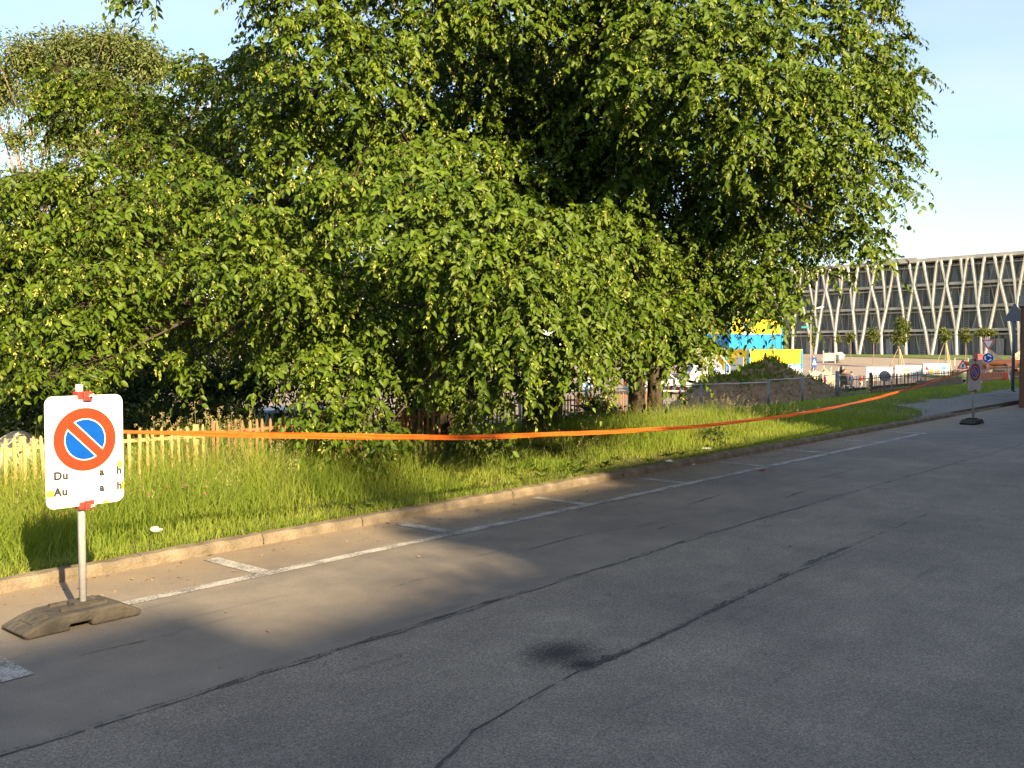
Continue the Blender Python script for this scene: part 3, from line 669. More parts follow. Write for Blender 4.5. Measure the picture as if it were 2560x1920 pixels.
# flowering grass stems with feathery heads, clover heads, broad weeds
def seed_heads():
    rg = np.random.default_rng(77); P = []; A = []; N = []; L = []; Wd = []; m = MB()
    spots = [(x * DQ, y * DQ) for x, y in ((352, 895), (382, 905), (420, 868), (405, 905), (445, 885), (455, 895), (470, 880), (500, 895), (492, 905), (520, 900), (540, 892), (300, 920), (330, 905), (372, 925), (430, 910), (513, 910), (478, 912), (395, 925), (365, 900), (548, 915), (440, 925))]
    for (px, py) in spots:
        t = rg.uniform(7.45, 8.05); u = (px - CX) / FPX; D = t / (NV[1] + NV[0] * u); top = at(px, py, D); b = on(Vector((top.x + rg.normal(0, .06), top.y + rg.normal(0, .06), 0)))
        mid = b.lerp(top, .6) + Vector((rg.normal(0, .02), rg.normal(0, .02), .03)); m.tube([b, mid, top], [.0028, .0022, .0014], 4)
        for k in range(5):
            c = top + Vector((rg.normal(0, .022), rg.normal(0, .022), -.028 * k + rg.normal(0, .006)))
            q = 14; P.append(np.array(c) + rg.normal(0, .008, (q, 3))); A.append(rg.normal(0, 1, (q, 3)) + [0, 0, .4]); N.append(rg.normal(0, 1, (q, 3))); L.append(rg.uniform(.010, .018, q)); Wd.append(rg.uniform(.004, .008, q))
    for _ in range(850):                                            # more stems through the tall grass further along
        s = rg.uniform(9, 16.5) if rg.uniform() < .35 else rg.uniform(-2.5, 8.5); t = rg.uniform(6.9, 8.9); b = on(W(s, t)); h = rg.uniform(.34, .58) * (.75 + .25 * float(sm(6.9, 7.5, t))); top = b + Vector((rg.normal(0, .08), rg.normal(0, .08), h))
        m.tube([b, b.lerp(top, .55) + Vector((0, 0, .03)), top], [.0022, .0018, .001], 3, False); q = 9
        P.append(np.array(top) + rg.normal(0, 1, (q, 3)) * [.010, .010, .03]); A.append(rg.normal(0, .4, (q, 3)) + [0, 0, 1]); N.append(rg.normal(0, 1, (q, 3))); L.append(rg.uniform(.012, .022, q)); Wd.append(rg.uniform(.004, .006, q))
    P, A, N, L, Wd = [np.concatenate(q) for q in (P, A, N, L, Wd)]
    v, f = leaf_arrays(P, A, N, L, Wd); k = len(v)
    root = tag(thing('flowering_grass', 'tall grass stems with pale feathery seed heads by the picket fence', 'grass'), kind='stuff')
    o = fast('seed_head', v, f, leafmat('seed_head', (.34, .27, .12), (.55, .47, .25), .35, (1, 1, .8)), np.repeat(rg.uniform(0, 1, len(P)), 6), root); o['kind'] = 'stuff'
    o = m.build('stem', M('grass_stem', (.16, .18, .06), None), root); o['kind'] = 'stuff'
seed_heads()
def clover():
    rg = np.random.default_rng(9); n = 46; P = []; A = []; L = []
    for _ in range(n):
        s = rg.uniform(.2, 4.4); t = rg.uniform(6.7, 7.9); p = on(W(s, t)); h = rg.uniform(.22, .42); q = 16
        dd = nrm(rg.normal(0, 1, (q, 3)) + [0, 0, .4]); P.append(np.array(p) + [0, 0, h] + dd * .004); A.append(dd); L.append(rg.uniform(.010, .016, q))
    P, A, L = np.concatenate(P), np.concatenate(A), np.concatenate(L); v, f = leaf_arrays(P, A, rg.normal(0, 1, P.shape), L, L * .45)
    tag(fast('clover_flowers', v, f, leafmat('clover_pink', (.38, .12, .13), (.50, .24, .22), .3, (1, 1, 1)), np.repeat(rg.uniform(0, 1, len(P)), 6)), 'pinkish clover heads dotted in the grass around the near sign', 'flowers', kind='stuff')
clover()
WEED = leafmat('weed_leaf', (.05, .085, .018), (.13, .17, .035), .35, (1.3, 1.3, .7))
def leafball(rg, c, r, n, L, flat=1.0, out=.7):
    d = nrm(rg.normal(0, 1, (n, 3))); rad = np.minimum(np.abs(rg.normal(0, .55, (n, 1))) + .15, 1.0 + .3 * rg.uniform(0, 1, (n, 1)) ** 2); P = np.array(c) + d * rad * np.array(r)
    A = d + rg.normal(0, .6, (n, 3)) + [0, 0, -.35]; N = d * out + rg.normal(0, .5, (n, 3)) + [0, 0, .5]
    return P, A, N, rg.uniform(.7, 1.3, n) * L
def shrub(name, label, cat, spots, L, mat, base, aspect=.55, group=None, stem=True, seed=1, tl=(0, 1)):
    """bush from leaf clusters: spots = [(centre, radii, n leaves)] in world space"""
    rg = np.random.default_rng(seed); root = thing(name, label, cat, base, 0, group); Q = []
    for c, r, n in spots: Q.append(leafball(rg, Vector(c) - Vector(base), r, n, L))
    P, A, N, LL = [np.concatenate(q) for q in zip(*Q)]
    v, f = leaf_arrays(P, A, N, LL, LL * aspect); o = fast('foliage', v, f, mat, np.repeat(rg.uniform(*tl, len(P)), 6), root); o['kind'] = 'stuff'
    if stem:
        m = MB()
        for c, r, n in spots:
            q = Vector(c) - Vector(base); m.tube([(q.x * .15, q.y * .15, -.05), (q.x * .5, q.y * .5, q.z * .55), q], [.022, .015, .006], 5)
        m.build('stem', TWIG, root)
    return root
rg0 = np.random.default_rng(2)
Pw = []
for _ in range(230):                                                # broad leaved rosettes in the trodden patch
    s = rg0.uniform(5.5, 13.5); t = rg0.uniform(6.55, 9.3); p = on(W(s, t)); q = 7; a = rg0.uniform(0, 6.28, q)
    Pw.append((np.repeat(np.array(p)[None], q, 0), np.stack([np.cos(a), np.sin(a), rg0.uniform(.3, 1.3, q)], -1), np.stack([-np.cos(a), -np.sin(a), np.ones(q)], -1), rg0.uniform(.06, .15, q)))
P, A, N, L = [np.concatenate(q) for q in zip(*Pw)]; v, f = leaf_arrays(P, A, N, L, L * .34)
tag(fast('weeds', v, f, WEED, np.repeat(rg0.uniform(0, 1, len(P)), 6)), 'broad-leaved weeds on the trodden verge under the tape', 'weeds', kind='stuff')
n = 900; s_ = rg0.uniform(6.8, 12.5, n); t_ = rg0.uniform(6.9, 10, n); x, y = s_ * RV[0] + t_ * NV[0], s_ * RV[1] + t_ * NV[1]
v, f = leaf_arrays(np.stack([x, y, gz(x, y) + .015], -1), np.stack([rg0.normal(size=n), rg0.normal(size=n), rg0.normal(0, .2, n)], -1), np.stack([rg0.normal(0, .3, n), rg0.normal(0, .3, n), np.ones(n)], -1), rg0.uniform(.03, .07, n), rg0.uniform(.015, .035, n))
tag(fast('fallen_leaves', v, f, DRY, np.repeat(rg0.uniform(0, 1, n), 6)), 'brown fallen leaves under the big tree', 'leaves', kind='stuff')

# ================================================================== THE BIG TREES
LEAF = leafmat('tree_leaf', (.016, .050, .003), (.112, .168, .011), .17, (1.5, 1.45, .5), .48, .22)
FRUIT = leafmat('hop_fruit', (.30, .36, .06), (.50, .52, .13), .40, (1.1, 1.1, .7), .6)
def build_tree(label, trunk_pts, trunk_r, clumps, seed, L=.075, leaves_per=12, sprays_k=500, fruit=.32, own=300, limb_from=.35, extra_stems=(), bare=()):
    """clumps: (centre Vector, radii (x, y, z), density factor)"""
    rg = np.random.default_rng(seed); base = Vector(trunk_pts[0]); bz = np.array(base)
    root = thing('leafy_tree', label, 'tree', base)
    m = MB(); tp = [Vector(p) - base for p in trunk_pts]; m.tube(tp, trunk_r, 14)
    for (pts, rr) in extra_stems: m.tube([Vector(p) - base for p in pts], rr, 10)
    m.build('trunk', BARK, root, smooth=True)
    lb = MB(); P0 = []; D0 = []; L0 = []; O0 = []
    tz = [p.z for p in tp]
    # a few main limbs, each serving the clumps nearest to it
    cc = np.array([list(c - base) for c, r, k in clumps]); nl = max(4, len(cc) // 9); cen = cc[rg.choice(len(cc), nl, replace=False)]
    for _ in range(12):
        who = np.argmin(((cc[:, None] - cen[None]) ** 2).sum(-1), 1)
        for j in range(nl):
            if (who == j).any(): cen[j] = cc[who == j].mean(0)
    limbs = []
    for j in range(nl):
        e = Vector(cen[j]); zt = max(tz[1], min(tz[-2], e.z * limb_from + .6 + rg.uniform(0, .7))); i = max(a for a in range(len(tz)) if tz[a] <= zt + 1e-6); i = min(i, len(tz) - 2)
        st = tp[i].lerp(tp[i + 1], (zt - tz[i]) / (tz[i + 1] - tz[i])); mid = st.lerp(e, .5) + Vector((0, 0, .5)); q = []
        for w in np.linspace(0, 1, 7): q.append(st.lerp(mid, w).lerp(mid.lerp(e, w), w) + Vector(rg.normal(0, .05, 3)) * (w > 0))
        r0 = .035 + .008 * (e - st).length; lb.tube(q, [r0 * (1 - .72 * w) for w in np.linspace(0, 1, 7)], 7); limbs.append((q, r0))
    for ci, (c, r, k) in enumerate(clumps):
        cl = c - base
        if k not in (.9, .85):
            q, r0 = limbs[who[ci]]; st = min(q[2:6], key=lambda p: (p - cl).length); mid = st.lerp(cl, .5) + Vector((0, 0, .12)) + Vector(rg.normal(0, .08, 3))
            lb.tube([st, st.lerp(mid, .5) + Vector(rg.normal(0, .03, 3)), mid, mid.lerp(cl, .6) + Vector(rg.normal(0, .03, 3)), cl], [.022, .018, .014, .010, .005], 5)
        vol = r[0] * r[2]; n = int(sprays_k * k * vol ** .9) + 6
        d = nrm(rg.normal(0, 1, (n, 3))); p = np.array(cl) + d * (rg.uniform(.1, 1, (n, 1)) ** .45) * np.array(r) * .9
        out = nrm(p - np.array(tp[-1]) * [1, 1, .55]) ; out2 = nrm(out * [.7, .7, .15] + d * .8 + rg.normal(0, .45, (n, 3)))
        out2[:, 2] = out2[:, 2] * .45 + .02; P0.append(p); D0.append(nrm(out2)); L0.append(rg.uniform(.22, .50, n)); O0.append(out)
    P0, D0, L0, O0 = [np.concatenate(q) for q in (P0, D0, L0, O0)]; S = len(P0); K = leaves_per
    for pts in bare: lb.tube([Vector(p) - base for p in pts], [.03, .022, .012, .006][:len(pts)], 6)
    lb.build('branches', BARK, root, smooth=True)
    # twigs
    dn = np.array([0, 0, -1.0])
    def curve(u): return P0 + D0 * (L0 * u)[:, None] + dn * (L0 * .62 * u * u)[:, None]
    ring = []
    for u, rr in ((-.25, .0045), (.45, .003), (1.0, .0012)):
        c = curve(np.full(S, u)); sd = nrm(np.cross(D0, [0, 0, 1.0])); up = np.cross(sd, D0)
        for a in (0, 2.1, 4.2): ring.append(c + (sd * math.cos(a) + up * math.sin(a)) * rr)
    V = np.stack(ring, 1); k = np.arange(S)[:, None] * 9; F = np.concatenate([k + np.array([[i * 3 + j, i * 3 + (j + 1) % 3, i * 3 + 3 + (j + 1) % 3, i * 3 + 3 + j]]) for i in range(2) for j in range(3)])
    o = fast('twigs', V.reshape(-1, 3), F, TWIG, None, root); o['kind'] = 'stuff'
    # leaves, alternately left and right of every twig
    U = np.tile((np.arange(K) + .5) / K * .95 + .08, (S, 1)) + rg.normal(0, .02, (S, K)); sg = np.tile(np.where(np.arange(K) % 2, 1, -1), (S, 1))
    T = nrm(D0[:, None] + dn * (1.24 * U)[..., None]); Pl = P0[:, None] + D0[:, None] * (L0[:, None] * U)[..., None] + dn * (L0[:, None] * .62 * U * U)[..., None]
    sd = nrm(np.cross(T, np.array([0, 0, 1.0])))
    A = T * .55 + sd * sg[..., None] * .8 + dn * .42 + rg.normal(0, .38, (S, K, 3))
    N = np.array([0, 0, .75]) + O0[:, None] * np.array([.7, .7, .2]) + rg.normal(0, .52, (S, K, 3))
    Pl, A, N = Pl.reshape(-1, 3), A.reshape(-1, 3), N.reshape(-1, 3); n = len(Pl); LL = L * rg.uniform(.5, 1.4, n) * (1 - .25 * (U.ravel() > .95))
    sprayt = np.repeat(rg.uniform(0, 1, S), K); tint = np.clip(.15 + .5 * sprayt + .35 * rg.uniform(0, 1, n), 0, 1)
    # the largest-looking leaves are objects of their own
    Pw_ = Pl + bz; cd = np.linalg.norm(Pw_ - [0, 0, CAMH], axis=1); px = CX + FPX * Pw_[:, 0] / Pw_[:, 1]; py = YH - FPX * (Pw_[:, 2] - CAMH) / Pw_[:, 1]
    cd = np.where((px > 10) & (px < 2550) & (py > 10) & (py < 1900), cd, 1e9); near = np.argsort(cd / LL)[:own]; keep = np.ones(n, bool); keep[near] = False
    v, f = leaf_arrays(Pl[keep], A[keep], N[keep], LL[keep], LL[keep] * rg.uniform(.52, .66, keep.sum()))
    crown = fast('crown', v, f, LEAF, np.repeat(tint[keep], 6), root); crown['kind'] = 'stuff'
    if own:
        lm = []
        for q in range(3):
            v1, f1 = leaf_arrays(np.zeros((1, 3)), np.array([[1.0, 0, 0]]), np.array([[0, 0, 1.0]]), np.ones(1), np.array([.58]))
            o_ = fast('leaf', v1, f1, LEAF, np.full(6, .3 + .25 * q)); lm.append(o_.data); bpy.data.objects.remove(o_)
        for j in near:
            a = Vector(A[j]).normalized(); nn = Vector(N[j]); nn = (nn - a * nn.dot(a)).normalized(); mt = Matrix((a, nn.cross(a), nn)).transposed()
            o_ = bpy.data.objects.new('leaf', lm[int(j) % 3]); COL.objects.link(o_); o_.parent = crown
            o_.matrix_local = Matrix.Translation(Vector(Pl[j])) @ mt.to_4x4() @ Matrix.Scale(float(LL[j]), 4)
    # hop-like fruit hanging in bunches
    if fruit:
        pick = np.where(rg.uniform(0, 1, S) < fruit)[0]; u = rg.uniform(.35, 1.0, (len(pick), 3)); Pf = P0[pick][:, None] + D0[pick][:, None] * (L0[pick][:, None] * u)[..., None] + dn * (L0[pick][:, None] * .62 * u * u + .012)[..., None]
        Pf = Pf.reshape(-1, 3); q = 7; B = np.repeat(Pf, q, 0) + dn * (np.tile(np.arange(q), len(Pf)) * .009)[:, None] + rg.normal(0, .005, (len(Pf) * q, 3))
        Af = nrm(dn * .9 + rg.normal(0, .55, B.shape)); Sf = nrm(np.cross(Af, rg.normal(0, 1, B.shape))); Lf = rg.uniform(.026, .048, (len(B), 1)); Wf = rg.uniform(.006, .011, (len(B), 1))
        v = np.stack([B, B + Af * Lf * .45 + Sf * Wf, B + Af * Lf, B + Af * Lf * .45 - Sf * Wf], 1).reshape(-1, 3); f = np.arange(len(B) * 4).reshape(-1, 4)
        o = fast('fruit', v, f, FRUIT, np.repeat(rg.uniform(0, 1, len(B)), 4), root); o['kind'] = 'stuff'
    return root
HOLLOWS = ((620, 430, 50, 60), (300, 690, 45, 40), (160, 640, 40, 40), (1080, 520, 40, 35), (820, 600, 50, 30), (1340, 600, 50, 50), (1650, 350, 50, 55), (1550, 240, 55, 50), (1790, 250, 45, 60), (1720, 460, 45, 60), (770, 270, 50, 50), (1180, 640, 45, 45), (690, 470, 60, 110), (945, 790, 75, 130), (1480, 545, 55, 50), (450, 240, 140, 125), (490, 690, 70, 60), (385, 620, 45, 190), (580, 350, 60, 50), (950, 240, 90, 70), (870, 620, 70, 40), (1560, 400, 60, 50), (600, 560, 45, 60), (1260, 640, 50, 50))
def C(x, y, rx, ry, D, k=1.0, rz=None):
    # deep hollows between the boughs: what hangs there hangs further in
    if D < 13.8 and any(((x - a) / c) ** 2 + ((y - b) / d) ** 2 < 1 for a, b, c, d in HOLLOWS): D += 2.5
    if 560 < x < 960 and y > 640 and D < 10: D += 1.1
    sc = DQ / FPX * D; return (atd(x, y, D), (rx * sc * .92, (rz or max(.32, .5 * (rx + ry) * sc * .8)), ry * sc * .78), k)
left = [C(*q) for q in (
    (90, 430, 110, 90, 11), (200, 380, 110, 60, 11), (250, 480, 110, 90, 10.5), (110, 560, 120, 110, 10.5), (50, 650, 100, 80, 10.5), (230, 620, 120, 100, 10), (160, 720, 110, 70, 9.8), (250, 715, 80, 80, 10),
    (110, 815, 55, 40, 9.5), (205, 790, 45, 45, 9.5), (310, 560, 60, 90, 10.5), (330, 430, 80, 70, 11), (10, 540, 70, 90, 11.2), (60, 755, 60, 40, 10),
    (480, 175, 100, 50, 13), (400, 260, 110, 80, 13), (300, 250, 90, 70, 13.5), (215, 200, 70, 70, 14), (560, 250, 110, 90, 12), (520, 340, 110, 80, 11.5), (340, 330, 90, 60, 12.5), (140, 160, 35, 50, 14), (130, 240, 50, 60, 14), (420, 140, 40, 35, 13.5), (440, 370, 90, 60, 12.5),
    (470, 430, 100, 80, 10.5), (560, 480, 90, 90, 10), (450, 560, 80, 70, 10), (540, 600, 80, 70, 9.8), (425, 680, 50, 70, 10.2), (415, 780, 45, 50, 10.6, .6), (500, 700, 60, 60, 10.8, .7), (370, 610, 50, 60, 11.2, .7),
    (700, 60, 110, 70, 10.5), (820, 110, 100, 75, 10.5), (690, 165, 110, 70, 10.5), (620, 240, 90, 80, 11), (800, 230, 110, 75, 10.5), (650, 330, 90, 60, 10.8), (770, 310, 110, 60, 10.3), (900, 330, 100, 55, 10.3), (930, 50, 90, 80, 11), (615, 30, 35, 50, 11.5), (585, 120, 30, 40, 12), (1100, 20, 110, 60, 11),
    (760, 400, 120, 60, 10), (900, 405, 120, 60, 9.5), (1010, 430, 100, 70, 9.3), (1120, 480, 110, 70, 9.3), (850, 495, 130, 70, 9.2), (980, 540, 130, 70, 9), (720, 555, 110, 70, 9.3), (1100, 600, 120, 80, 9), (1220, 570, 80, 80, 9.5), (640, 600, 90, 70, 9.5), (870, 590, 80, 45, 9.4),
    (660, 680, 100, 60, 9), (770, 680, 100, 65, 8.8), (855, 715, 70, 60, 8.8), (640, 775, 70, 60, 8.8), (740, 785, 90, 70, 8.6), (850, 795, 55, 45, 8.8), (720, 860, 60, 50, 8.5), (800, 890, 50, 35, 8.5), (905, 765, 35, 30, 9), (690, 905, 35, 25, 8.5), (830, 930, 25, 18, 8.5),
    (1015, 650, 80, 50, 9.2), (1130, 700, 100, 70, 9), (1220, 670, 80, 70, 9.3), (1060, 765, 70, 60, 9.2), (1170, 765, 90, 60, 9.2), (1245, 735, 60, 50, 9.5), (1090, 835, 60, 40, 9.5), (1205, 810, 40, 30, 9.8),
    (300, 2, 16, 26, 10, .9), (318, -45, 20, 30, 10, .85), (600, -60, 90, 70, 11), (760, -60, 110, 70, 10.8), (900, -70, 110, 70, 11), (700, -170, 180, 90, 10.5, .5), (900, -180, 160, 90, 10.4, .5), (1050, -200, 150, 90, 10.4, .5), (560, -200, 150, 90, 10.8, .5), (800, -310, 200, 100, 10.5, .5), (1020, -320, 180, 100, 10.5, .5), (620, -330, 180, 100, 10.8, .5), (850, -440, 200, 100, 11, .5), (660, -450, 160, 90, 11.2, .5),
    (1000, 110, 140, 80, 13), (1150, 160, 130, 80, 13), (1050, 260, 140, 80, 12.5), (900, 250, 110, 80, 11.5), (1180, 340, 90, 70, 12.2), (700, 450, 130, 90, 13), (850, 350, 140, 90, 13.5), (1000, 450, 150, 100, 13), (600, 400, 90, 80, 13), (900, 620, 150, 90, 13, .8), (1100, 560, 130, 90, 13, .8), (700, 650, 130, 90, 13, .7), (560, 550, 110, 90, 13, .7), (960, 650, 90, 60, 10.8), (900, 560, 120, 70, 11), (1010, 600, 110, 70, 10.8), (800, 600, 110, 70, 11), (980, 330, 120, 60, 11.5), (650, 500, 110, 80, 11.5), (1130, 540, 100, 80, 11.5), (960, 730, 60, 50, 11.4, .8), (1005, 850, 50, 45, 10.6), (940, 830, 50, 50, 12.3), (960, 900, 45, 30, 12.3, .8), (820, 60, 130, 90, 13), (700, 250, 130, 90, 13), (560, 130, 60, 60, 13.5), (960, 180, 100, 80, 12), (1080, 180, 100, 80, 12), (1120, 400, 100, 70, 12), (480, 480, 100, 80, 12.5), (350, 500, 90, 80, 13), (300, 640, 90, 80, 12.5), (180, 520, 100, 80, 13), (600, 700, 80, 70, 11.5))]
right = [C(*q) for q in (
    (1340, 650, 70, 70, 10.5), (1370, 715, 60, 45, 10.5), (1440, 680, 80, 60, 11), (1465, 760, 45, 40, 11), (1310, 560, 60, 80, 11), (1335, 790, 16, 40, 10.5), (1490, 640, 50, 45, 11.5), (1400, 585, 80, 70, 12, .8), (1500, 740, 30, 40, 11.2),
    (1450, 60, 130, 80, 10.5), (1600, 50, 130, 80, 10.5), (1750, 60, 120, 80, 11), (1860, 110, 70, 70, 12), (1400, 170, 110, 75, 10.5), (1540, 180, 130, 80, 10.3), (1690, 180, 120, 80, 10.5), (1820, 200, 90, 80, 11), (1500, 270, 100, 55, 10.8), (1640, 290, 110, 75, 10.5), (1770, 310, 110, 80, 10.8), (1700, 410, 100, 70, 10.8), (1820, 420, 80, 70, 11.2), (1620, 400, 60, 60, 11), (1745, 505, 80, 60, 11), (1850, 505, 45, 40, 11.3), (1665, 540, 45, 50, 11.3), (1640, 620, 50, 50, 11.3), (1680, 660, 38, 36, 11), (1790, 575, 20, 22, 11.3), (1890, 540, 22, 18, 11.4), (1330, 80, 90, 80, 11), (1230, 60, 110, 70, 11.5), (1920, 395, 35, 18, 12),
    (1920, 180, 45, 50, 13.5), (1905, 260, 50, 55, 13.5), (1865, 340, 55, 50, 13.5), (1945, 262, 25, 22, 13.5), (1970, 160, 18, 10, 13.5), (1890, 25, 40, 20, 13.5), (1880, 180, 60, 60, 13), (1935, 340, 25, 20, 13.5), (1925, 90, 25, 15, 13.5),
    (1250, 250, 120, 90, 13), (1340, 330, 100, 80, 12.5), (1270, 430, 90, 70, 12.5), (1500, 430, 100, 70, 13, .8), (1400, 480, 100, 80, 13, .8), (1550, 520, 60, 60, 13.5, .7), (1290, 150, 90, 80, 12.5), (1370, 400, 60, 50, 11.6), (1020, 60, 150, 110, 14.5), (1200, 100, 150, 110, 14.5), (1350, 200, 140, 110, 14.5), (1180, 250, 150, 120, 14.8), (1330, 350, 130, 120, 14.5), (1200, 430, 130, 100, 14.5), (1050, 380, 130, 100, 14.5), (1420, 560, 100, 90, 14.5, .8), (1520, 330, 70, 70, 14.5, .6), (1300, 700, 70, 60, 10.8), (1400, 650, 70, 60, 11.2), (1350, 610, 80, 60, 11.4), (1420, 705, 55, 50, 11.2), (1270, 640, 60, 60, 10.6), (1380, 700, 90, 80, 13.5), (1480, 690, 60, 60, 13.5, .8), (1560, 450, 80, 80, 12), (1320, 480, 90, 80, 11.4), (1430, 520, 90, 70, 11.6), (1530, 590, 70, 60, 11.8), (1470, 560, 80, 70, 12.4), (1600, 480, 80, 70, 11.8), (1560, 640, 55, 50, 12), (1250, 500, 80, 80, 11.2), (1360, 540, 80, 70, 11.2), (1590, 350, 90, 70, 12), (1480, 360, 90, 70, 12), (1400, 300, 100, 70, 12), (1300, 250, 100, 80, 12), (1200, 200, 100, 80, 12.4), (1650, 600, 50, 60, 12), (1580, 600, 50, 60, 14, .6),
    (1400, 10, 80, 60, 11.0), (1320, -5, 80, 50, 11.4), (1240, 0, 80, 60, 11.2), (1050, -70, 120, 70, 11.5), (1200, -180, 150, 90, 10.8, .5), (1600, -200, 150, 90, 10.8, .5), (1300, -320, 180, 100, 10.8, .5), (1550, -330, 180, 100, 11, .5), (1750, -200, 140, 90, 11.2, .5), (1250, -70, 130, 70, 11), (1420, -70, 130, 70, 10.8), (1600, -80, 130, 70, 10.8), (1760, -70, 120, 70, 11), (1870, -40, 60, 60, 12), (1400, -200, 260, 90, 11.5), (1500, 60, 160, 110, 13.5, .8), (1650, 200, 160, 110, 13.5, .8), (1720, 350, 120, 100, 13.5, .8), (1450, 250, 120, 50, 13.5, .7), (1680, 480, 90, 70, 13, .7), (1450, 610, 80, 70, 13.5, .7))]
T1 = ground_px(1345, 15.2); T2 = ground_px(1592, 17.6)
b1 = Vector((T1.x, T1.y, T1.z - .1)); b2 = Vector((T2.x, T2.y, T2.z - .1)); b3 = ground_px(1115, 13.6)
build_tree('broad leafy tree with drooping branches over the picket fence, trunk behind the tape', [b1, b1 + Vector((-.05, -.1, 1.0)), b1 + Vector((-.25, -.4, 2.4)), b1 + Vector((-.55, -.9, 4.2)), b1 + Vector((-.8, -1.3, 6.2)), b1 + Vector((-.9, -1.6, 8.6))], [.26, .20, .18, .15, .11, .05], left, 51, bare=([atd(600, -75, 11), atd(450, -150, 10.6), atd(340, -110, 10.1), atd(306, -25, 10)],),
           extra_stems=(([b3, b3 + Vector((-.05, -.05, 1.2)), b3 + Vector((-.3, -.3, 3.0)), b3 + Vector((-1.2, -.6, 5.2)), b3 + Vector((-2.0, -.8, 7))], [.15, .13, .11, .09, .03]),
                        ([b1 + Vector((.22, .1, 0)), b1 + Vector((.32, 0, 1.0)), b1 + Vector((.9, -.5, 3.2)), b1 + Vector((1.3, -1.0, 5.5))], [.14, .11, .09, .04])))
build_tree('leafy tree with two straight dark stems, crown spreading right against the sky', [b2, b2 + Vector((0, 0, 1.2)), b2 + Vector((-.05, -.4, 2.8)), b2 + Vector((-.1, -1.4, 4.6)), b2 + Vector((-.1, -2.4, 6.4)), b2 + Vector((0, -3, 9))], [.17, .14, .13, .12, .09, .04], right, 52, own=250,
           extra_stems=(([b2 + Vector((.34, .1, 0)), b2 + Vector((.34, .1, 1.2)), b2 + Vector((.5, -.2, 3)), b2 + Vector((1.2, -1.5, 5.5))], [.15, .13, .11, .05]),))

# pale feathery tree further back on the left
PALELEAF = leafmat('pale_leaf', (.10, .145, .035), (.21, .235, .08), .35, (1.2, 1.15, .8), .6)
PALEBARK = M('pale_bark', (.30, .21, .15), (.22, .155, .11), 8, .85)
def back_tree(label, base, balls, L, mat, bark, seed, fork, r=.2, n_k=1.0, aspect=.4):
    rg = np.random.default_rng(seed); root = thing('background_tree', label, 'tree', base); Q = []; m = MB(); b0 = Vector((0, 0, -.2)); fk = Vector(fork) - base
    m.tube([b0, b0.lerp(fk, .5) + Vector((.05, 0, 0)), fk], [r, r * .8, r * .65], 9); br = MB()
    for c, rad, n in balls:
        q = Vector(c) - base; mid = fk.lerp(q, .5) + Vector((0, 0, .3)); br.tube([fk, mid, q, q + (q - mid) * .25], [r * .45, r * .25, r * .1, .01], 5)
        for _ in range(5):
            e = q + Vector(rg.normal(0, 1, 3) * np.array(rad) * .7); br.tube([mid, mid.lerp(e, .6) + Vector((0, 0, .15)), e], [r * .14, r * .08, .008], 4)
        Q.append(leafball(rg, q, rad, int(n * n_k), L))
    m.build('trunk', bark, root, smooth=True); br.build('branches', bark, root)
    P, A, N, LL = [np.concatenate(q) for q in zip(*Q)]; v, f = leaf_arrays(P, A, N, LL, LL * aspect); o = fast('crown', v, f, mat, np.repeat(rg.uniform(0, 1, len(P)), 6), root); o['kind'] = 'stuff'
    return root
def B(x, y, rx, ry, D, n): sc = DQ / FPX * D; return (atd(x, y, D), (rx * sc, .7 * rx * sc + .3, ry * sc), n)
pb = ground_px(-60, 33)
back_tree('pale olive feathery tree with bare pinkish branches at the far left', pb, [B(*q) for q in ((60, 130, 60, 50, 33, 1700), (150, 110, 70, 45, 33, 2000), (250, 105, 80, 45, 33, 2300), (320, 140, 55, 45, 33, 1600), (110, 210, 70, 50, 33, 1500), (220, 180, 90, 60, 33, 2200), (310, 230, 70, 60, 33, 1500), (0, 190, 50, 60, 33, 1300), (20, 420, 60, 50, 32, 900), (160, 300, 90, 60, 33, 1300), (270, 330, 90, 60, 33, 1400), (30, 300, 30, 30, 33, 300), (10, 560, 70, 60, 32, 1200), (-60, 100, 70, 60, 33, 900), (560, 160, 60, 40, 34, 800), (430, 300, 80, 60, 34, 1000), (100, 390, 80, 60, 33, 900), (200, 430, 90, 70, 33, 900), (60, 500, 80, 60, 33, 900), (320, 420, 90, 70, 33, 800))], .14, PALELEAF, PALEBARK, 61, atd(75, 520, 33), r=.13, n_k=2.1)
DARKLEAF = leafmat('dark_tree_leaf', (.022, .045, .008), (.07, .095, .018), .3, (1.3, 1.3, .6), .6, .15)
for i, (px, D, lab, q) in enumerate(((330, 25, 'dark green tree behind the left branches, above the scrub', ((120, 600, 110, 110, 25, 1500), (260, 520, 110, 110, 25, 1500), (400, 450, 110, 110, 25, 1500), (380, 600, 120, 110, 25, 1500), (520, 560, 110, 110, 25, 1300), (480, 400, 90, 80, 25, 900), (250, 650, 120, 90, 25, 1300), (180, 710, 110, 70, 24, 900), (330, 690, 110, 70, 24, 1000), (460, 690, 110, 70, 24, 1000), (570, 660, 100, 80, 24, 900))),
                                     (900, 27, 'dark green tree behind the middle of the big crown', ((640, 500, 120, 110, 27, 1400), (760, 420, 120, 110, 27, 1400), (900, 480, 130, 120, 27, 1500), (700, 640, 130, 110, 27, 1500), (620, 720, 110, 70, 27, 900), (760, 730, 110, 60, 27, 900), (880, 640, 130, 110, 27, 1500), (1040, 560, 120, 110, 27, 1400), (1050, 700, 110, 90, 27, 1200), (1150, 420, 110, 90, 27, 1000), (1200, 620, 80, 80, 27, 800))))):
    back_tree(lab, ground_px(px, D), [B(*z) for z in q], .17, DARKLEAF, BARK, 66 + i, atd(px / DQ, 740, D), r=.2, aspect=.6)
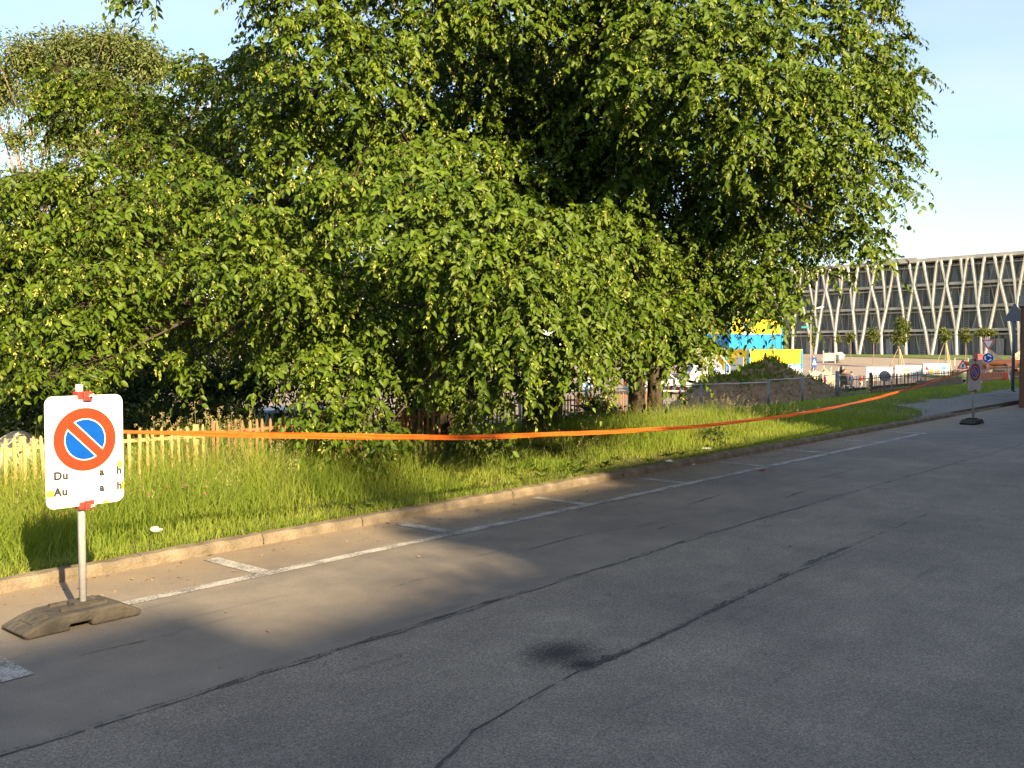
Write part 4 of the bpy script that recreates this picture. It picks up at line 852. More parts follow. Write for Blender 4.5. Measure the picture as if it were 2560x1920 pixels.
# dark scrub behind the fence on the left, and the bank it grows on
SCRUB = leafmat('scrub_leaf', (.022, .040, .010), (.060, .080, .020), .25, (1.2, 1.2, .6), .7, .15)
for i, (lab, q) in enumerate((
        ('dark scrub behind the near sign, left of the pale fence', [(40, 830, 110, 110, 17, 2600), (150, 860, 110, 90, 16.5, 2200), (60, 940, 120, 60, 16, 1600)]),
        ('dark bush with a rounded light green top behind the flowering grass', [(310, 800, 80, 70, 18, 2200), (280, 880, 90, 70, 17, 2000), (340, 920, 90, 50, 16, 1500)]),
        ('dark tangled scrub between the bush and the pale blue car', [(440, 840, 100, 90, 19, 2400), (540, 820, 90, 90, 19.5, 2000), (450, 900, 90, 40, 17.5, 1200)]),
        ('tall shadowed thicket behind the left tree branches', [(60, 700, 120, 100, 20, 2200), (220, 720, 120, 90, 20, 2200), (400, 720, 110, 90, 20.5, 2000), (560, 700, 110, 90, 21, 1800), (690, 780, 90, 110, 21, 1700)]),
        ('dark thicket filling the shade around the tree stems', [(880, 800, 90, 110, 18.5, 1900), (1000, 800, 90, 110, 18, 1900), (930, 910, 90, 60, 16.5, 1400), (800, 760, 90, 90, 19.5, 1500), (1090, 740, 80, 80, 18, 1300)]))):
    sp = [B(*z) for z in q]; c = sp[0][0]; sp = [(c_, r_, int(n_ * 1.7)) for c_, r_, n_ in sp]; shrub('shrub', lab, 'shrub', sp, .10, SCRUB, on(c), .5, 'scrub behind the fence', seed=70 + i)
# low leafy sprouts at the foot of the big tree, brambles between the trunks, dark bush by the signpost
def SB(px, py, rx, ry, D, n): sc = FPX ** -1 * D; return (at(px, py, D), (rx * sc, rx * sc * .8, ry * sc), n)
shrub('shrub', 'bright leafy sprouts at the foot of the big tree, crossing the tape', 'shrub', [SB(1180, 1095, 60, 40, 12.2, 420), (at(1240, 1110, 12.0), (.22, .2, .14), 260), SB(1130, 1120, 50, 30, 12.0, 260)], .06, WEED, ground_px(1190, 12.2), .6, seed=81)
shrub('shrub', 'dark bramble bush between the two tree trunks', 'shrub', [SB(1490, 1020, 55, 35, 19, 1100), SB(1440, 1050, 50, 22, 18, 700), SB(1530, 1035, 30, 25, 18.5, 500)], .07, SCRUB, ground_px(1490, 19), .5, seed=82)
shrub('shrub', 'dark bush at the foot of the grey triangular signpost', 'shrub', [SB(2533, 998, 24, 17, 30, 900), SB(2515, 1006, 16, 10, 29.5, 400)], .09, SCRUB, ground_px(2530, 30), .4, seed=83)
shrub('shrub', 'low dry plant at the kerb under the tape, lit edge of the verge', 'shrub', [SB(1780, 1085, 40, 14, 14.6, 420)], .06, WEED, ground_px(1780, 14.6), .5, seed=84, stem=False)
for i, (px, D, lab) in enumerate(((2455, 58, 'yellow-green weeds at the foot of the far give-way sign'), (2520, 56, 'yellow-green weeds in front of the stake fence, right of the give-way sign'))):
    sp = [SB(px + dx, 962 - dy, 16, 9, D + .3 * dy, 260) for dx, dy in ((-18, 0), (0, 2), (18, -2), (30, 1))]; shrub('shrub', lab, 'shrub', sp, .16, leafmat('yellow_weed%d' % i, (.16, .17, .03), (.30, .27, .06), .3, (1.2, 1.2, .7)), ground_px(px, D), .35, 'weeds by the stake fence', seed=90 + i, stem=False)

# ================================================================== THE LONG BUILDING WITH SLANTED STRUTS
FP = Vector((78.4, 147.0)); FD = Vector((-.583, .813)).normalized()
def kof(px): u = (px - CX) / FPX; return (FP.x - FP.y * u) / (-FD.x + FD.y * u)
LV = [0, 4.25, 8.03, 11.8, 15.45]
STRUT = M('pale_concrete_strut', (.70, .65, .54), (.62, .57, .47), .8, .8)
SLAB = M('grey_concrete_slab', (.60, .55, .46), (.46, .41, .34), .6, .85)
PANE = M('window_glass', (.095, .115, .12), (.13, .142, .138), .12, .1, spec=.5)
DARKIN = M('dark_interior', (.045, .042, .038), (.07, .06, .055), .3, .9)
LOUV = M('louvre_metal', (.42, .40, .36), None, rough=.6)
FRAMEM = M('window_frame', (.30, .29, .27), None, rough=.6)
GREYPAN = M('grey_wall_panel', (.33, .34, .34), (.28, .29, .29), .5, .7)
def long_building():
    base = Vector((FP.x, FP.y, -.1)); rz = math.atan2(FD.y, FD.x)
    root = thing('office_building', 'long four-storey building with slanting pale concrete struts and dark glass', 'building', base, rz)
    k0, k1 = -14.0, 92.0
    MB().box(((k0 + k1) / 2, -9.6, 8.0), (k1 - k0, 16, 15.6)).build('wall', DARKIN, root)
    rf = MB().box(((k0 + k1) / 2, -8.4, 15.85), (k1 - k0 + 1, 18.8, .55)).build('roof', SLAB, root)
    MB().box((24, -6, 16.5), (7, 4, .8)).build('roof_plant', M('roof_plant_box', (.35, .34, .32), None), rf)
    for z in LV[1:4]:
        MB().box(((k0 + k1) / 2, -.45, z), (k1 - k0, 1.9, .42)).build('floor_slab', SLAB, root)
    for z in LV[1:]:
        MB().tube([(k0, .22, z - .72), (k1, .22, z - .72)], .10, 6).build('rail', LOUV, root)
    # struts, read off the picture and laid in the facade's plane: level 4 (top) down to level 0
    def z3(*xs): return [kof(1900 + .1808 * x) if x is not None else None for x in xs]
    def z4(*xs): return [kof(2260 + .1808 * x) if x is not None else None for x in xs]
    rows = [z3(510, 570, 650, 720, 775), z3(610, 570, 530, 500, 492), z3(690, 740, 800, 847), z3(835, 815, 797), z3(888, 945, 1020, 1077, 1092), z3(1000, 945, 890, 847, 808), z3(1118, 1158), z3(1188, 1156, 1112, 1079),
            z3(1245, 1285, 1320, 1357, 1398), z3(1385, 1345, 1322), z3(1508, 1575, 1660, 1712, 1730), z3(1628, 1575, 1520, 1478, 1415), z3(1710, 1750, 1776), z3(1890, 1840, 1780, 1718), z3(1902, 1952, 2010, 2052, 2066),
            z4(92, 165, 250, 335, 402), z4(218, 165, 118, 62), z4(292, 356, 430, 488), z4(482, 448, 426), z4(533, 610, 690, 758, 775), z4(668, 610, 553, 492, 428), z4(806, 850), z4(897, 852, 815, 768), z4(958, 1010, 1050, 1102, 1125), z4(1130, 1090, 1052),
            z4(1268, 1350, 1442, 1505, 1560), z4(1412, 1350, 1288, 1222, 1165), z4(1492, 1552, 1590, 1625, 1640), z4(1700, 1640, 1592), z4(1760, 1820, 1880, 1930, 1980), z4(1880, 1820, 1760, 1690, 1640)]
    kk = 50.0
    while kk < 90:                                                  # the same rhythm goes on behind the trees
        rows += [[kk + 1.1, kk, kk - 1.5, kk - 2.6, kk - 3.6], [kk - 1.0, kk, kk + 1.2, kk + 2.0, kk + 2.2], [kk - 2.4, kk - 3.2, kk - 4.1, kk - 4.8], [kk - 4.8, kk - 4.4, kk - 4.1]]; kk += 7.2
    for r in rows:
        for i in range(len(r) - 1):
            if r[i] is None or r[i + 1] is None: continue
            a = Vector((r[i], .95, LV[4 - i] - (.0 if i else -.12))); b = Vector((r[i + 1], .95, LV[3 - i]))
            d = (b - a) * .012; MB().bar(a - d, b + d, .27, .55, (0, 1, 0)).build('strut', STRUT, root)
    # inner row of thinner slanting props
    rg = random.Random(4)
    for lv in range(4):
        k = k0 + rg.uniform(.5, 2)
        while k < k1 - 2:
            t_ = rg.choice((-1, 1)) * rg.uniform(.5, 1.1); MB().bar((k, -.55, LV[lv] + .2), (k + t_, -.55, LV[lv + 1] - .2), .10, .10, (0, 1, 0)).build('prop', LOUV, root); k += rg.uniform(2.0, 3.6)
    # glazing, bay by bay, with slatted louvre panels between the panes
    bay = 2.75; n = int((k1 - k0) / bay); lou = MB()
    for q in range(11): lou.box((0, 0, .15 + q * .285), (.92, .10, .055))
    for x in (-.48, .48): lou.box((x, 0, 1.55), (.07, .12, 3.3))
    lme = lou.mesh('louvre_panel', LOUV); h = 3.2
    pm = [MB().box((0, 0, h / 2), (w, .05, h)).mesh('window_pane', PANE) for w in (2.62, 1.62, 3.1)]
    for lv in range(4):
        for i in range(n):
            x = k0 + (i + .5) * bay; z = LV[lv] + .25; sc = 1.0 if lv else 1.12
            inst('window_pane', pm[0], root, (x, -1.36, z), scale=(1, 1, sc))
            if rg.random() < .42: inst('louvre_panel', lme, root, (x + rg.uniform(-.7, .7), -.95, z - .02), scale=(1, 1, .98 * sc))
            if lv == 0 and rg.random() < .45: MB().box((x + .4, -1.0, 1.5), (1.3, .1, 2.7)).build('wall_panel', GREYPAN, root)
            MB().box((x - bay / 2, -1.28, z + h / 2 * sc), (.09, .16, h * sc)).build('mullion', FRAMEM, root)
    for px in (2063, 2089, 2110, 2380):                              # entrance doors
        x = kof(px); dr = MB(); dr.box((x - .75, -.9, 1.6), (.14, .2, 3.2)); dr.box((x + .75, -.9, 1.6), (.14, .2, 3.2)); dr.box((x, -.9, 3.15), (1.4, .2, .16)); d = dr.build('door', FRAMEM, root)
        MB().box((x, -.9, 1.55), (1.34, .06, 3.0)).build('pane', PANE, d); MB().tube([(x + .5, -.84, 1.1), (x + .5, -.84, 1.7)], .03, 6).build('handle', STEEL, d)
    return root
long_building()

# young trees planted in front of it
YOUNG = leafmat('young_leaf', (.055, .09, .016), (.14, .155, .035), .35, (1.3, 1.25, .7), .6)
def young_tree(px, D, y0, y1, w, n, label, stakes=False, tl=(.2, 1)):
    b = ground_px(px, D); sc = D / FPX; z0, z1 = at(px, y0, D).z - b.z, at(px, y1, D).z - b.z; rg = np.random.default_rng(px)
    root = thing('young_tree', label, 'tree', b, 0, 'young trees by the long building')
    MB().tube([(0, 0, -.1), (.03, 0, z0 * .6), (0, 0, (z0 + z1) / 2), (0, 0, z1 * .95)], [.06, .05, .035, .012], 7).build('trunk', M('pale_young_bark', (.22, .17, .12), (.17, .13, .09), 5, .85), root)
    Q = []; hh = (z1 - z0) / 2; br = MB()
    for k in range(9):
        a = rg.uniform(0, 6.28); f = rg.uniform(-.9, .9); rad = w * sc / 2 * math.sqrt(max(.12, 1 - f * f)) * rg.uniform(.3, .7); c = (math.cos(a) * rad, math.sin(a) * rad, (z0 + z1) / 2 + f * hh * .8)
        br.tube([(0, 0, c[2] - .5), c], [.03, .01], 4); Q.append(leafball(rg, c, (w * sc * .27, w * sc * .27, hh * .36), n // 9, .26))
    br.build('branches', TWIG, root); P, A, N, L = [np.concatenate(q) for q in zip(*Q)]; v, f = leaf_arrays(P, A, N, L, L * .6); o = fast('crown', v, f, YOUNG, np.repeat(rg.uniform(*tl, len(P)), 6), root); o['kind'] = 'stuff'
    if stakes:
        for k in range(3):
            a = k * 2.09 + .5; MB().tube([(math.cos(a) * 1.1, math.sin(a) * 1.1, -.1), (math.cos(a) * .12, math.sin(a) * .12, z0 * .98)], .045, 6).build('stake', M('stake_pole', (.50, .36, .20), (.42, .30, .16), 4, .8), root)
    return root
for a in ((2030, 118, 868, 832, 24, 200, 'thin young tree beside the street lamp'), (2092, 128, 862, 838, 22, 130, 'sparse young tree left of the doors, almost bare'), (2126, 122, 861, 829, 26, 330, 'small young tree in front of the right-hand glass door'),
          (2183, 114, 860, 810, 34, 620, 'slender green young tree left of the biggest one'), (2247, 106, 872, 791, 52, 1500, 'biggest young tree, dense and dark green, tied to stakes', True, (0, .8)),
          (2363, 100, 856, 816, 30, 420, 'young tree on a tall tripod of pale stakes', True), (2413, 110, 856, 818, 28, 430, 'young tree with a thin leaning stem behind the far parking sign'), (2462, 104, 843, 819, 50, 620, 'wide low young tree behind the give-way sign')): young_tree(*a)

# ================================================================== SITE CONTAINERS
CY_ = M('container_yellow', (.80, .58, .035), (.74, .52, .03), 2, .55); CB_ = M('container_blue', (.02, .24, .66), (.02, .20, .58), 2, .55); CW_ = M('container_white', (.76, .75, .71), (.70, .69, .66), 2, .55)
c0 = ground_px(1872, 78); cr = math.atan2(4.0, 5.46); cux, cuy = Vector((math.cos(cr), math.sin(cr), 0)), Vector((-math.sin(cr), math.cos(cr), 0))
def container(label, off, z, bands, L=6.8, D=2.43, windows=(), doors=()):
    root = thing('site_container', label, 'container', c0 + cux * off[0] + cuy * off[1] + Vector((0, 0, z)), cr, 'site containers')
    for (za, zb, mt) in bands:
        m = MB(); n = int(L / .16); v = []; f = []
        prof = [(0, 0)]                                              # trapezoid ribs along the long sides
        pts = []
        for i in range(n):
            x = L * i / n; w = L / n; pts += [(x, 0), (x + w * .45, 0), (x + w * .5, .03), (x + w * .95, .03)]
        pts += [(L, 0)]; back = [(x, D - y) for x, y in reversed(pts)]; m.prism(pts + back, za, zb, 'xy'); m.build('wall', mt, root)
    for x in (0, L):
        for y in (0, D): MB().box((x, y, 1.3), (.16, .16, 2.62)).build('corner_post', bands[0][2] if bands[0][2] is not CW_ else CB_, root)
    MB().box((L / 2, D / 2, 2.63), (L + .1, D + .1, .08)).build('roof', bands[-1][2], root)
    for (x, zc, w, h) in windows:
        f = MB(); f.box((x, -.03, zc), (w + .12, .08, h + .12)); o = f.build('window', CW_, root); MB().box((x, -.075, zc), (w, .03, h)).build('shutter', M('shutter_grey', (.55, .55, .53), None), o)
    for (y, w) in doors:
        o = MB().box((-.05, y, 1.05), (.08, w, 2.05)).build('door', M('door_grey', (.40, .42, .42), None), root); MB().box((-.11, y + w * .35, 1.0), (.04, .04, .16)).build('handle', DKSTEEL, o)
    return root
container('yellow site container over a white base with a blue stripe, in front of the stack', (0, 0), 0, [(0, 1.28, CW_), (1.28, 1.42, CB_), (1.42, 2.6, CY_)], windows=((5.6, .75, .9, .75),), doors=((.9, .8),))
container('yellow lower container behind the first, carrying the blue one', (-.02, 2.55), 0, [(0, 2.6, CY_)], doors=((1.2, .8),))
container('upper container, blue below and yellow above, with a white window', (.15, 2.2), 2.72, [(0, 1.25, CB_), (1.25, 2.6, CY_)], windows=((2.3, 1.75, 1.2, 1.0),))
# outside stair up to the upper container
st = c0 + cux * -1.3 + cuy * 1.0; root = thing('metal_stair', 'pale metal stair with railing climbing the end of the containers', 'stairs', st, cr)
for i in range(9): MB().box((0, .35 + i * .30, .28 + i * .29), (1.0, .26, .04)).build('tread', STEEL, root)
for x in (-.5, .5): MB().bar((x, .2, .1), (x, 3.05, 2.72), .05, .18, (0, 1, 0)).build('stringer', STEEL, root)
MB().box((0, 3.75, 2.70), (1.1, 1.4, .06)).build('landing', STEEL, root)
for x in (-.5, .5):
    for (y, z) in ((.3, .3), (1.7, 1.55), (3.1, 2.7), (4.4, 2.7)): MB().tube([(x, y, z), (x, y, z + 1.05)], .03, 6).build('railing_post', WHITEP, root)
    MB().tube([(x, .3, 1.3), (x, 3.1, 3.72), (x, 4.4, 3.72)], .03, 6).build('handrail', WHITEP, root)

# ================================================================== VEHICLES
def car(label, loc, rz, paint, tail=True, L=3.9, Hh=1.45, Wd=1.66, stripe=None):
    root = thing('parked_car', label, 'car', loc, rz, 'parked cars')
    import bmesh
    side = [(-1.92, .30), (-1.95, .62), (-1.90, .86), (-1.70, .92), (1.10, .90), (1.60, .80), (1.90, .66), (1.95, .45), (1.90, .24), (1.62, .20), (1.55, .40), (1.30, .52), (1.05, .40), (.98, .20), (-.92, .20), (-.99, .40), (-1.24, .52), (-1.49, .40), (-1.56, .22)]
    MB().prism(side, -Wd / 2, Wd / 2).build('body', paint, root, bevel=.06)
    m = MB(); lo = [(-1.80, .90), (1.05, .89)]; hi = [(-1.45, Hh), (.20, Hh)]; v = []
    for (x, z), ins in ((lo[0], .05), (lo[1], .05), (hi[1], .20), (hi[0], .20)): v += [(x, -Wd / 2 + ins, z), (x, Wd / 2 - ins, z)]
    m.add(v, [(0, 2, 4, 6), (1, 7, 5, 3), (0, 1, 3, 2), (2, 3, 5, 4), (4, 5, 7, 6), (6, 7, 1, 0)]); cab = m.build('cabin', paint, root, bevel=.05)
    def glass(quad, name='window'): 
        c = sum((Vector(p) for p in quad), Vector()) / 4; n = (Vector(quad[1]) - Vector(quad[0])).cross(Vector(quad[2]) - Vector(quad[0])).normalized()
        if n.dot(c - Vector((-.3, 0, 1.0))) < 0: n = -n
        v = [Vector(p) + n * .012 for p in quad] + [Vector(p) - n * .01 for p in quad]
        MB().add(v, [(0, 1, 2, 3), (7, 6, 5, 4), (0, 4, 5, 1), (1, 5, 6, 2), (2, 6, 7, 3), (3, 7, 4, 0)]).build(name, GLASSD, cab)
    for sg in (-1, 1):
        def sp(x, u): return (x, sg * (Wd / 2 - .05 - .15 * u), .90 + (Hh - .90) * u)
        glass([sp(-.28, .12), sp(.72, .12), sp(.12, .88), sp(-.28, .88)]); glass([sp(-1.50, .12), sp(-.36, .12), sp(-.36, .88), sp(-1.32, .88)])
        wl = MB().tube([(0, 0, 0), (0, sg * .004, 0)], .05, 6)
        for x in (1.30, -1.24):
            w = MB(); w.tube([(x, sg * (Wd / 2 - .20), .29), (x, sg * (Wd / 2 + .005), .29)], .29, 20); o = w.build('wheel', RUBBER, root); MB().tube([(x, sg * (Wd / 2), .29), (x, sg * (Wd / 2 + .02), .29)], .18, 14).build('rim', STEEL, o)
        MB().box((1.86, sg * .58, .64), (.14, .34, .14)).build('headlight', M('lamp_glass', (.7, .7, .72), None, rough=.1), root, bevel=.03)
        MB().box((-1.90, sg * .70, .74), (.12, .18, .30)).build('tail_light', M('tail_red', (.50, .02, .015), None, rough=.2), root, bevel=.03)
        MB().box((.62, sg * (Wd / 2 + .07), .98), (.14, .16, .11)).build('mirror', paint, root, bevel=.03)
        MB().box((-.45, sg * (Wd / 2 + .012), .78), (.16, .03, .035)).build('door_handle', DKSTEEL, root)
        if stripe: MB().box((-.1, sg * (Wd / 2 + .008), .58), (2.3, .02, .13)).build('stripe', stripe, root)
    glass([(-1.76, -.62, .97), (-1.76, .62, .97), (-1.50, .54, Hh - .07), (-1.50, -.54, Hh - .07)], 'rear_window'); glass([(.97, -.66, .94), (.97, .66, .94), (.28, .56, Hh - .05), (.28, -.56, Hh - .05)], 'windscreen')
    MB().box((-1.955, 0, .40), (.05, Wd * .95, .16)).build('bumper', paint, root, bevel=.02); MB().box((-1.97, 0, .62), (.02, .48, .11)).build('number_plate', WHITEP, root); MB().box((1.95, 0, .36), (.06, Wd * .92, .18)).build('bumper', paint, root, bevel=.02)
    return root
p = along(770, 18.2); car('pale blue hatchback parked behind the brown picket fence', p, STREET + R(-4), M('car_pale_blue', (.36, .42, .48), (.33, .39, .45), 3, .35))
p = ground_px(1772, 76); car('white car with coloured side stripe parked left of the containers', p, R(12), M('car_white', (.78, .78, .77), None, rough=.3), stripe=M('stripe_orange', (.8, .35, .03), None))
p = ground_px(1645, 58); car('silver car half hidden behind the second tree and its low leaves', p, R(25), M('car_silver', (.36, .37, .38), None, rough=.35))

# ================================================================== SMALL THINGS IN THE BACKGROUND
def tri(r, down=False, rc=.18):
    a0 = R(-90 if down else 90); c = [(r * math.cos(a0 + k * 2.0944), r * math.sin(a0 + k * 2.0944)) for k in range(3)]; out = []
    for k in range(3):
        p, q, s = Vector(c[k]), Vector(c[k - 1]), Vector(c[(k + 1) % 3]); a = p + (q - p) * (rc / 2); b = p + (s - p) * (rc / 2)
        for i in range(5): u = i / 4; out.append(tuple(a.lerp(p, u).lerp(p.lerp(b, u), u)))
    return out
def circ(r, n=28): return arc(r, 0, 2 * math.pi, n)[:-1]
BACKGREY = M('sign_back_grey', (.17, .18, .20), (.14, .15, .165), 6, .6)
def sign_post(name, label, cat, base, h, rz, plates, r=.035, post=STEEL, group=None):
    """plates: (part name, polygon, z, material, [(poly, dx, dz, material), ...]); faces look to local -y"""
    root = thing(name, label, cat, base, rz, group); MB().tube([(0, 0, -.1), (0, 0, h)], r, 10).build('post', post, root, smooth=True)
    for (pn, poly, z, mt, art) in plates:
        o = MB().prism(poly, -.012, .012).build(pn, mt, root, (0, -r - .016, z))
        for i, (pp, dx, dz, mm) in enumerate(art): MB().prism(shift(pp, dx, dz), -.014 - .004 * (i + 1), -.012).build('emblem', mm, o)
    return root
def face(p, extra=0.0): return math.atan2(-p.x, p.y) + extra       # turns local -y to the camera
def arrow(r, w, a0):
    """one bent arrow of the roundabout sign"""
    a = arc(r + w / 2, R(a0), R(a0 + 62), 6) ; tipa = R(a0 + 88); tip = [( (r + w) * math.cos(R(a0 + 60)), (r + w) * math.sin(R(a0 + 60))), (r * math.cos(tipa), r * math.sin(tipa)), ((r - w) * math.cos(R(a0 + 60)), (r - w) * math.sin(R(a0 + 60)))]
    return a + tip + arc(r - w / 2, R(a0 + 62), R(a0), 6)
def give_way(z, R_=.52): return ('give_way_plate', tri(R_, True), z, WHITEP, [(tri(R_ * .94, True), 0, 0, M('traffic_red', (.60, .03, .025), None)), (tri(R_ * .66, True), 0, 0, WHITEP)])
def roundabout(z, r=.30): return ('roundabout_plate', circ(r), z, WHITEP, [(circ(r * .93), 0, 0, BLUE)] + [(arrow(r * .55, r * .26, a), 0, 0, WHITEP) for a in (20, 140, 260)])
p = ground_px(2470, 60); sign_post('traffic_sign', 'give-way triangle above a round blue roundabout sign on a thin pole', 'sign', p, 3.25, face(p), [give_way(at(2470, 858, 60).z - p.z, .47), roundabout(at(2470, 895, 60).z - p.z, .32)])
p = ground_px(1789, 72); sign_post('traffic_sign', 'small give-way sign above a blue disc in front of the white car', 'sign', p, at(1789, 893, 72).z - p.z, face(p, R(25)), [give_way(at(1789, 903, 72).z - p.z, .33), roundabout(at(1789, 925, 72).z - p.z, .22)])
p = ground_px(1466, 46); sign_post('traffic_sign', 'dark blue round sign glimpsed between the two trees', 'sign', p, at(1466, 945, 46).z - p.z, face(p, R(30)), [roundabout(at(1462, 960, 46).z - p.z, .30)])
p = ground_px(2533, 31); sign_post('traffic_sign', 'grey back of a triangular sign on a stout dark post by the path', 'sign', p, at(2533, 760, 31).z - p.z, face(p, R(8)), [('plate_back', tri(.40), at(2531, 786, 31).z - p.z - .02, BACKGREY, [])], r=.05, post=DKSTEEL)
p = ground_px(2212, 50); sign_post('traffic_sign', 'grey back of a round sign standing before the first white board', 'sign', p, at(2212, 935, 50).z - p.z, face(p), [('plate_back', circ(.28), at(2212, 940, 50).z - p.z, M('round_back_grey', (.28, .30, .30), None), [])], r=.035, post=DKSTEEL)
p = ground_px(2407, 63); sign_post('traffic_sign', 'red bordered warning triangle just left of the far parking sign', 'sign', p, at(2407, 900, 63).z - p.z, face(p), [('warning_plate', tri(.42), at(2407, 914, 63).z - p.z, M('traffic_red', (.60, .03, .025), None), [(tri(.27), 0, 0, WHITEP), ([(-.05, -.10), (.06, -.10), (.03, 0), (.08, .06), (.02, .13), (-.04, .06)], 0, 0, BLACK)])])
p = ground_px(2034, 76); sign_post('traffic_sign', 'blue pedestrian crossing sign with a white triangle beside the street lamp', 'sign', p, at(2034, 890, 76).z - p.z, face(p, R(55)), [('crossing_plate', rrect(.62, .80, .05), at(2034, 906, 76).z - p.z, M('deep_blue', (.02, .06, .22), None), [(tri(.30), 0, -.04, WHITEP), ([(-.03, -.16), (.05, -.16), (.03, .02), (0, .08), (-.03, .02)], 0, 0, BLACK)])])
p = ground_px(1768, 75); sign_post('notice_board', 'grey-green board on a white post in front of the containers', 'board', p, at(1757, 862, 75).z - p.z, face(p, R(20)), [('board', rrect(.9, 1.0, .03), at(1768, 898, 75).z - p.z, M('grey_green_board', (.28, .30, .24), None), [])], r=.06, post=WHITEP)
# street lamp
p = ground_px(2026, 80); root = thing('street_lamp', 'tall slim street lamp with a teal name plate in front of the building', 'street lamp', p)
hL = at(2026, 778, 80).z - p.z; MB().tube([(0, 0, -.1), (0, 0, hL), (.15, -.1, hL + .12), (.45, -.2, hL + .22)], [.06, .04, .035, .03], 10).build('pole', M('lamp_pole', (.42, .40, .38), None, rough=.5), root, smooth=True)
hd = MB(); hd.lathe([(.02, -.05), (.10, -.04), (.14, .02), (.10, .09), (.03, .11)], 12); o = hd.build('lamp_head', M('lamp_head_grey', (.50, .52, .54), None), root, (.62, -.25, hL + .25)); o.scale = (3.0, 1.3, 1); o.rotation_euler = (0, R(-14), 0)
MB().box((-.5, -.1, at(2026, 818, 80).z - p.z), (.62, .04, .17)).build('name_plate', M('teal', (.02, .22, .20), None), root)
# railings round the crossing
RAILM = M('cream_rail', (.62, .57, .44), None, rough=.6)
def railing(label, pts, h=1.0, rails=(1.0, .5)):
    P_ = [ground_px(px, D) for px, D in pts]; root = thing('railing', label, 'railing', P_[0]); o = P_[0]
    for q in P_: d = q - o; MB().tube([(d.x, d.y, d.z - .1), (d.x, d.y, d.z + h)], .035, 6).build('post', RAILM, root)
    for a, b in zip(P_[:-1], P_[1:]):
        for r_ in rails: MB().tube([a - o + Vector((0, 0, h * r_)), b - o + Vector((0, 0, h * r_))], .025, 6).build('rail', RAILM, root)
railing('pale tube railing on the square right of the container', [(2005, 79), (2024, 74), (2038, 72)], 1.1)
railing('pale tube railing running right from the crossing sign', [(2060, 86), (2078, 82), (2096, 76)], 1.2)
railing('pale railing on the far lawn before the long building', [(2387, 112), (2420, 110), (2445, 108), (2508, 102)], 1.0, (1.0,))
p = ground_px(2073, 118); m = MB(); m.box((0, 0, .8), (1.2, .12, 1.0)); root = thing('info_panel', 'grey information panel between white posts near the doors', 'board', p, face(p)); m.build('panel', GREYPAN, root)
for x in (-.7, .7): MB().box((x, 0, .8), (.12, .12, 1.6)).build('post', GREYPAN, root)
p = ground_px(2086, 120); crumple((p.x, p.y, p.z), .75, 'pale boulder beside the information panel', 'boulder', 'rock', CONC, .75)
p = ground_px(2062, 68); crumple((p.x, p.y, p.z), .75, 'rounded pale boulder behind the child in pink', 'boulder', 'rock', M('sandstone', (.50, .42, .30), (.42, .35, .25), 3, .9), .8)
# red and white plank barrier
a, b = ground_px(1650, 42), ground_px(1730, 42); root = thing('plank_barrier', 'red and white striped plank seen over the brown paling', 'barrier', a); d = b - a; zz = at(1690, 970, 42).z - a.z
for i in range(8): MB().bar(d * (i / 8) + Vector((0, 0, zz)), d * ((i + 1) / 8 - .002) + Vector((0, 0, zz)), .16, .03, (0, 1, 0)).build('stripe', (MATS['traffic_red'], WHITEP)[i % 2], root)
for u in (.08, .92): MB().box(d * u + Vector((0, .05, zz / 2)), (.08, .06, zz)).build('leg', GREYP, root)

# white boards on A-frames with children's pictures
def board(label, px0, px1, ytop, ybot, D, art, lean=-R(14)):
    c = ground_px((px0 + px1) / 2, D); root = thing('leaning_board', label, 'board', c, face(c) - R(6), 'white boards on the square'); w = (px1 - px0) * D / FPX; zt = at(px0, ytop, D).z - c.z; zb = at(px0, ybot, D).z - c.z; h = zt - zb
    o = MB().box((0, 0, 0), (w, .03, h)).build('panel', WHITEP, root, (0, 0, (zt + zb) / 2)); o.rotation_euler = (lean, 0, R(0))
    for (poly, col) in art: MB().prism([(x * w, z * h) for x, z in poly], -.022, -.016).build('picture', M('art_%d_%d_%d' % tuple(int(c_ * 99) for c_ in col), col, None), o)
    for x in (-w / 2 + .05, w / 2 - .05): 
        MB().tube([(x, -.1, -.05), (x, .14, zt)], .03, 6).build('leg', GREYP, root); MB().tube([(x, .75, -.05), (x, .16, zt)], .03, 6).build('leg', GREYP, root)
    return root
def blob(x, z, rx, rz, n=9, sd=1):
    rg = random.Random(sd); return [(x + rx * math.cos(6.283 * i / n) * rg.uniform(.6, 1.1), z + rz * math.sin(6.283 * i / n) * rg.uniform(.6, 1.1)) for i in range(n)]
YL, GN, RD, BL, PK = (.72, .55, .05), (.45, .55, .12), (.55, .05, .08), (.05, .35, .60), (.60, .25, .30)
board('plain white leaning board with faint yellow at its foot, first of three', 2168, 2229, 917, 953, 66, [(blob(-.28, -.36, .14, .1, sd=3), YL), (blob(-.05, -.40, .06, .06, sd=4), PK)])
board('white leaning board with green scribble and a yellow patch, middle of three', 2241, 2301, 913, 946, 68, [(blob(-.05, .10, .16, .10, sd=5), GN), (blob(-.02, -.30, .25, .12, sd=6), YL), (blob(.28, .28, .06, .05, sd=7), BL), (blob(.12, -.05, .025, .10, sd=8), BL)])
board('white leaning board with red, yellow and blue pictures, last of three', 2311, 2371, 908, 938, 70, [([(-.42, .30), (-.25, -.05), (-.40, -.12)], RD), (blob(-.18, -.20, .12, .16, sd=10), YL), (blob(.06, -.12, .10, .08, sd=11), YL), (blob(.30, .10, .15, .12, sd=12), BL), (blob(-.30, -.38, .1, .06, sd=13), PK)])

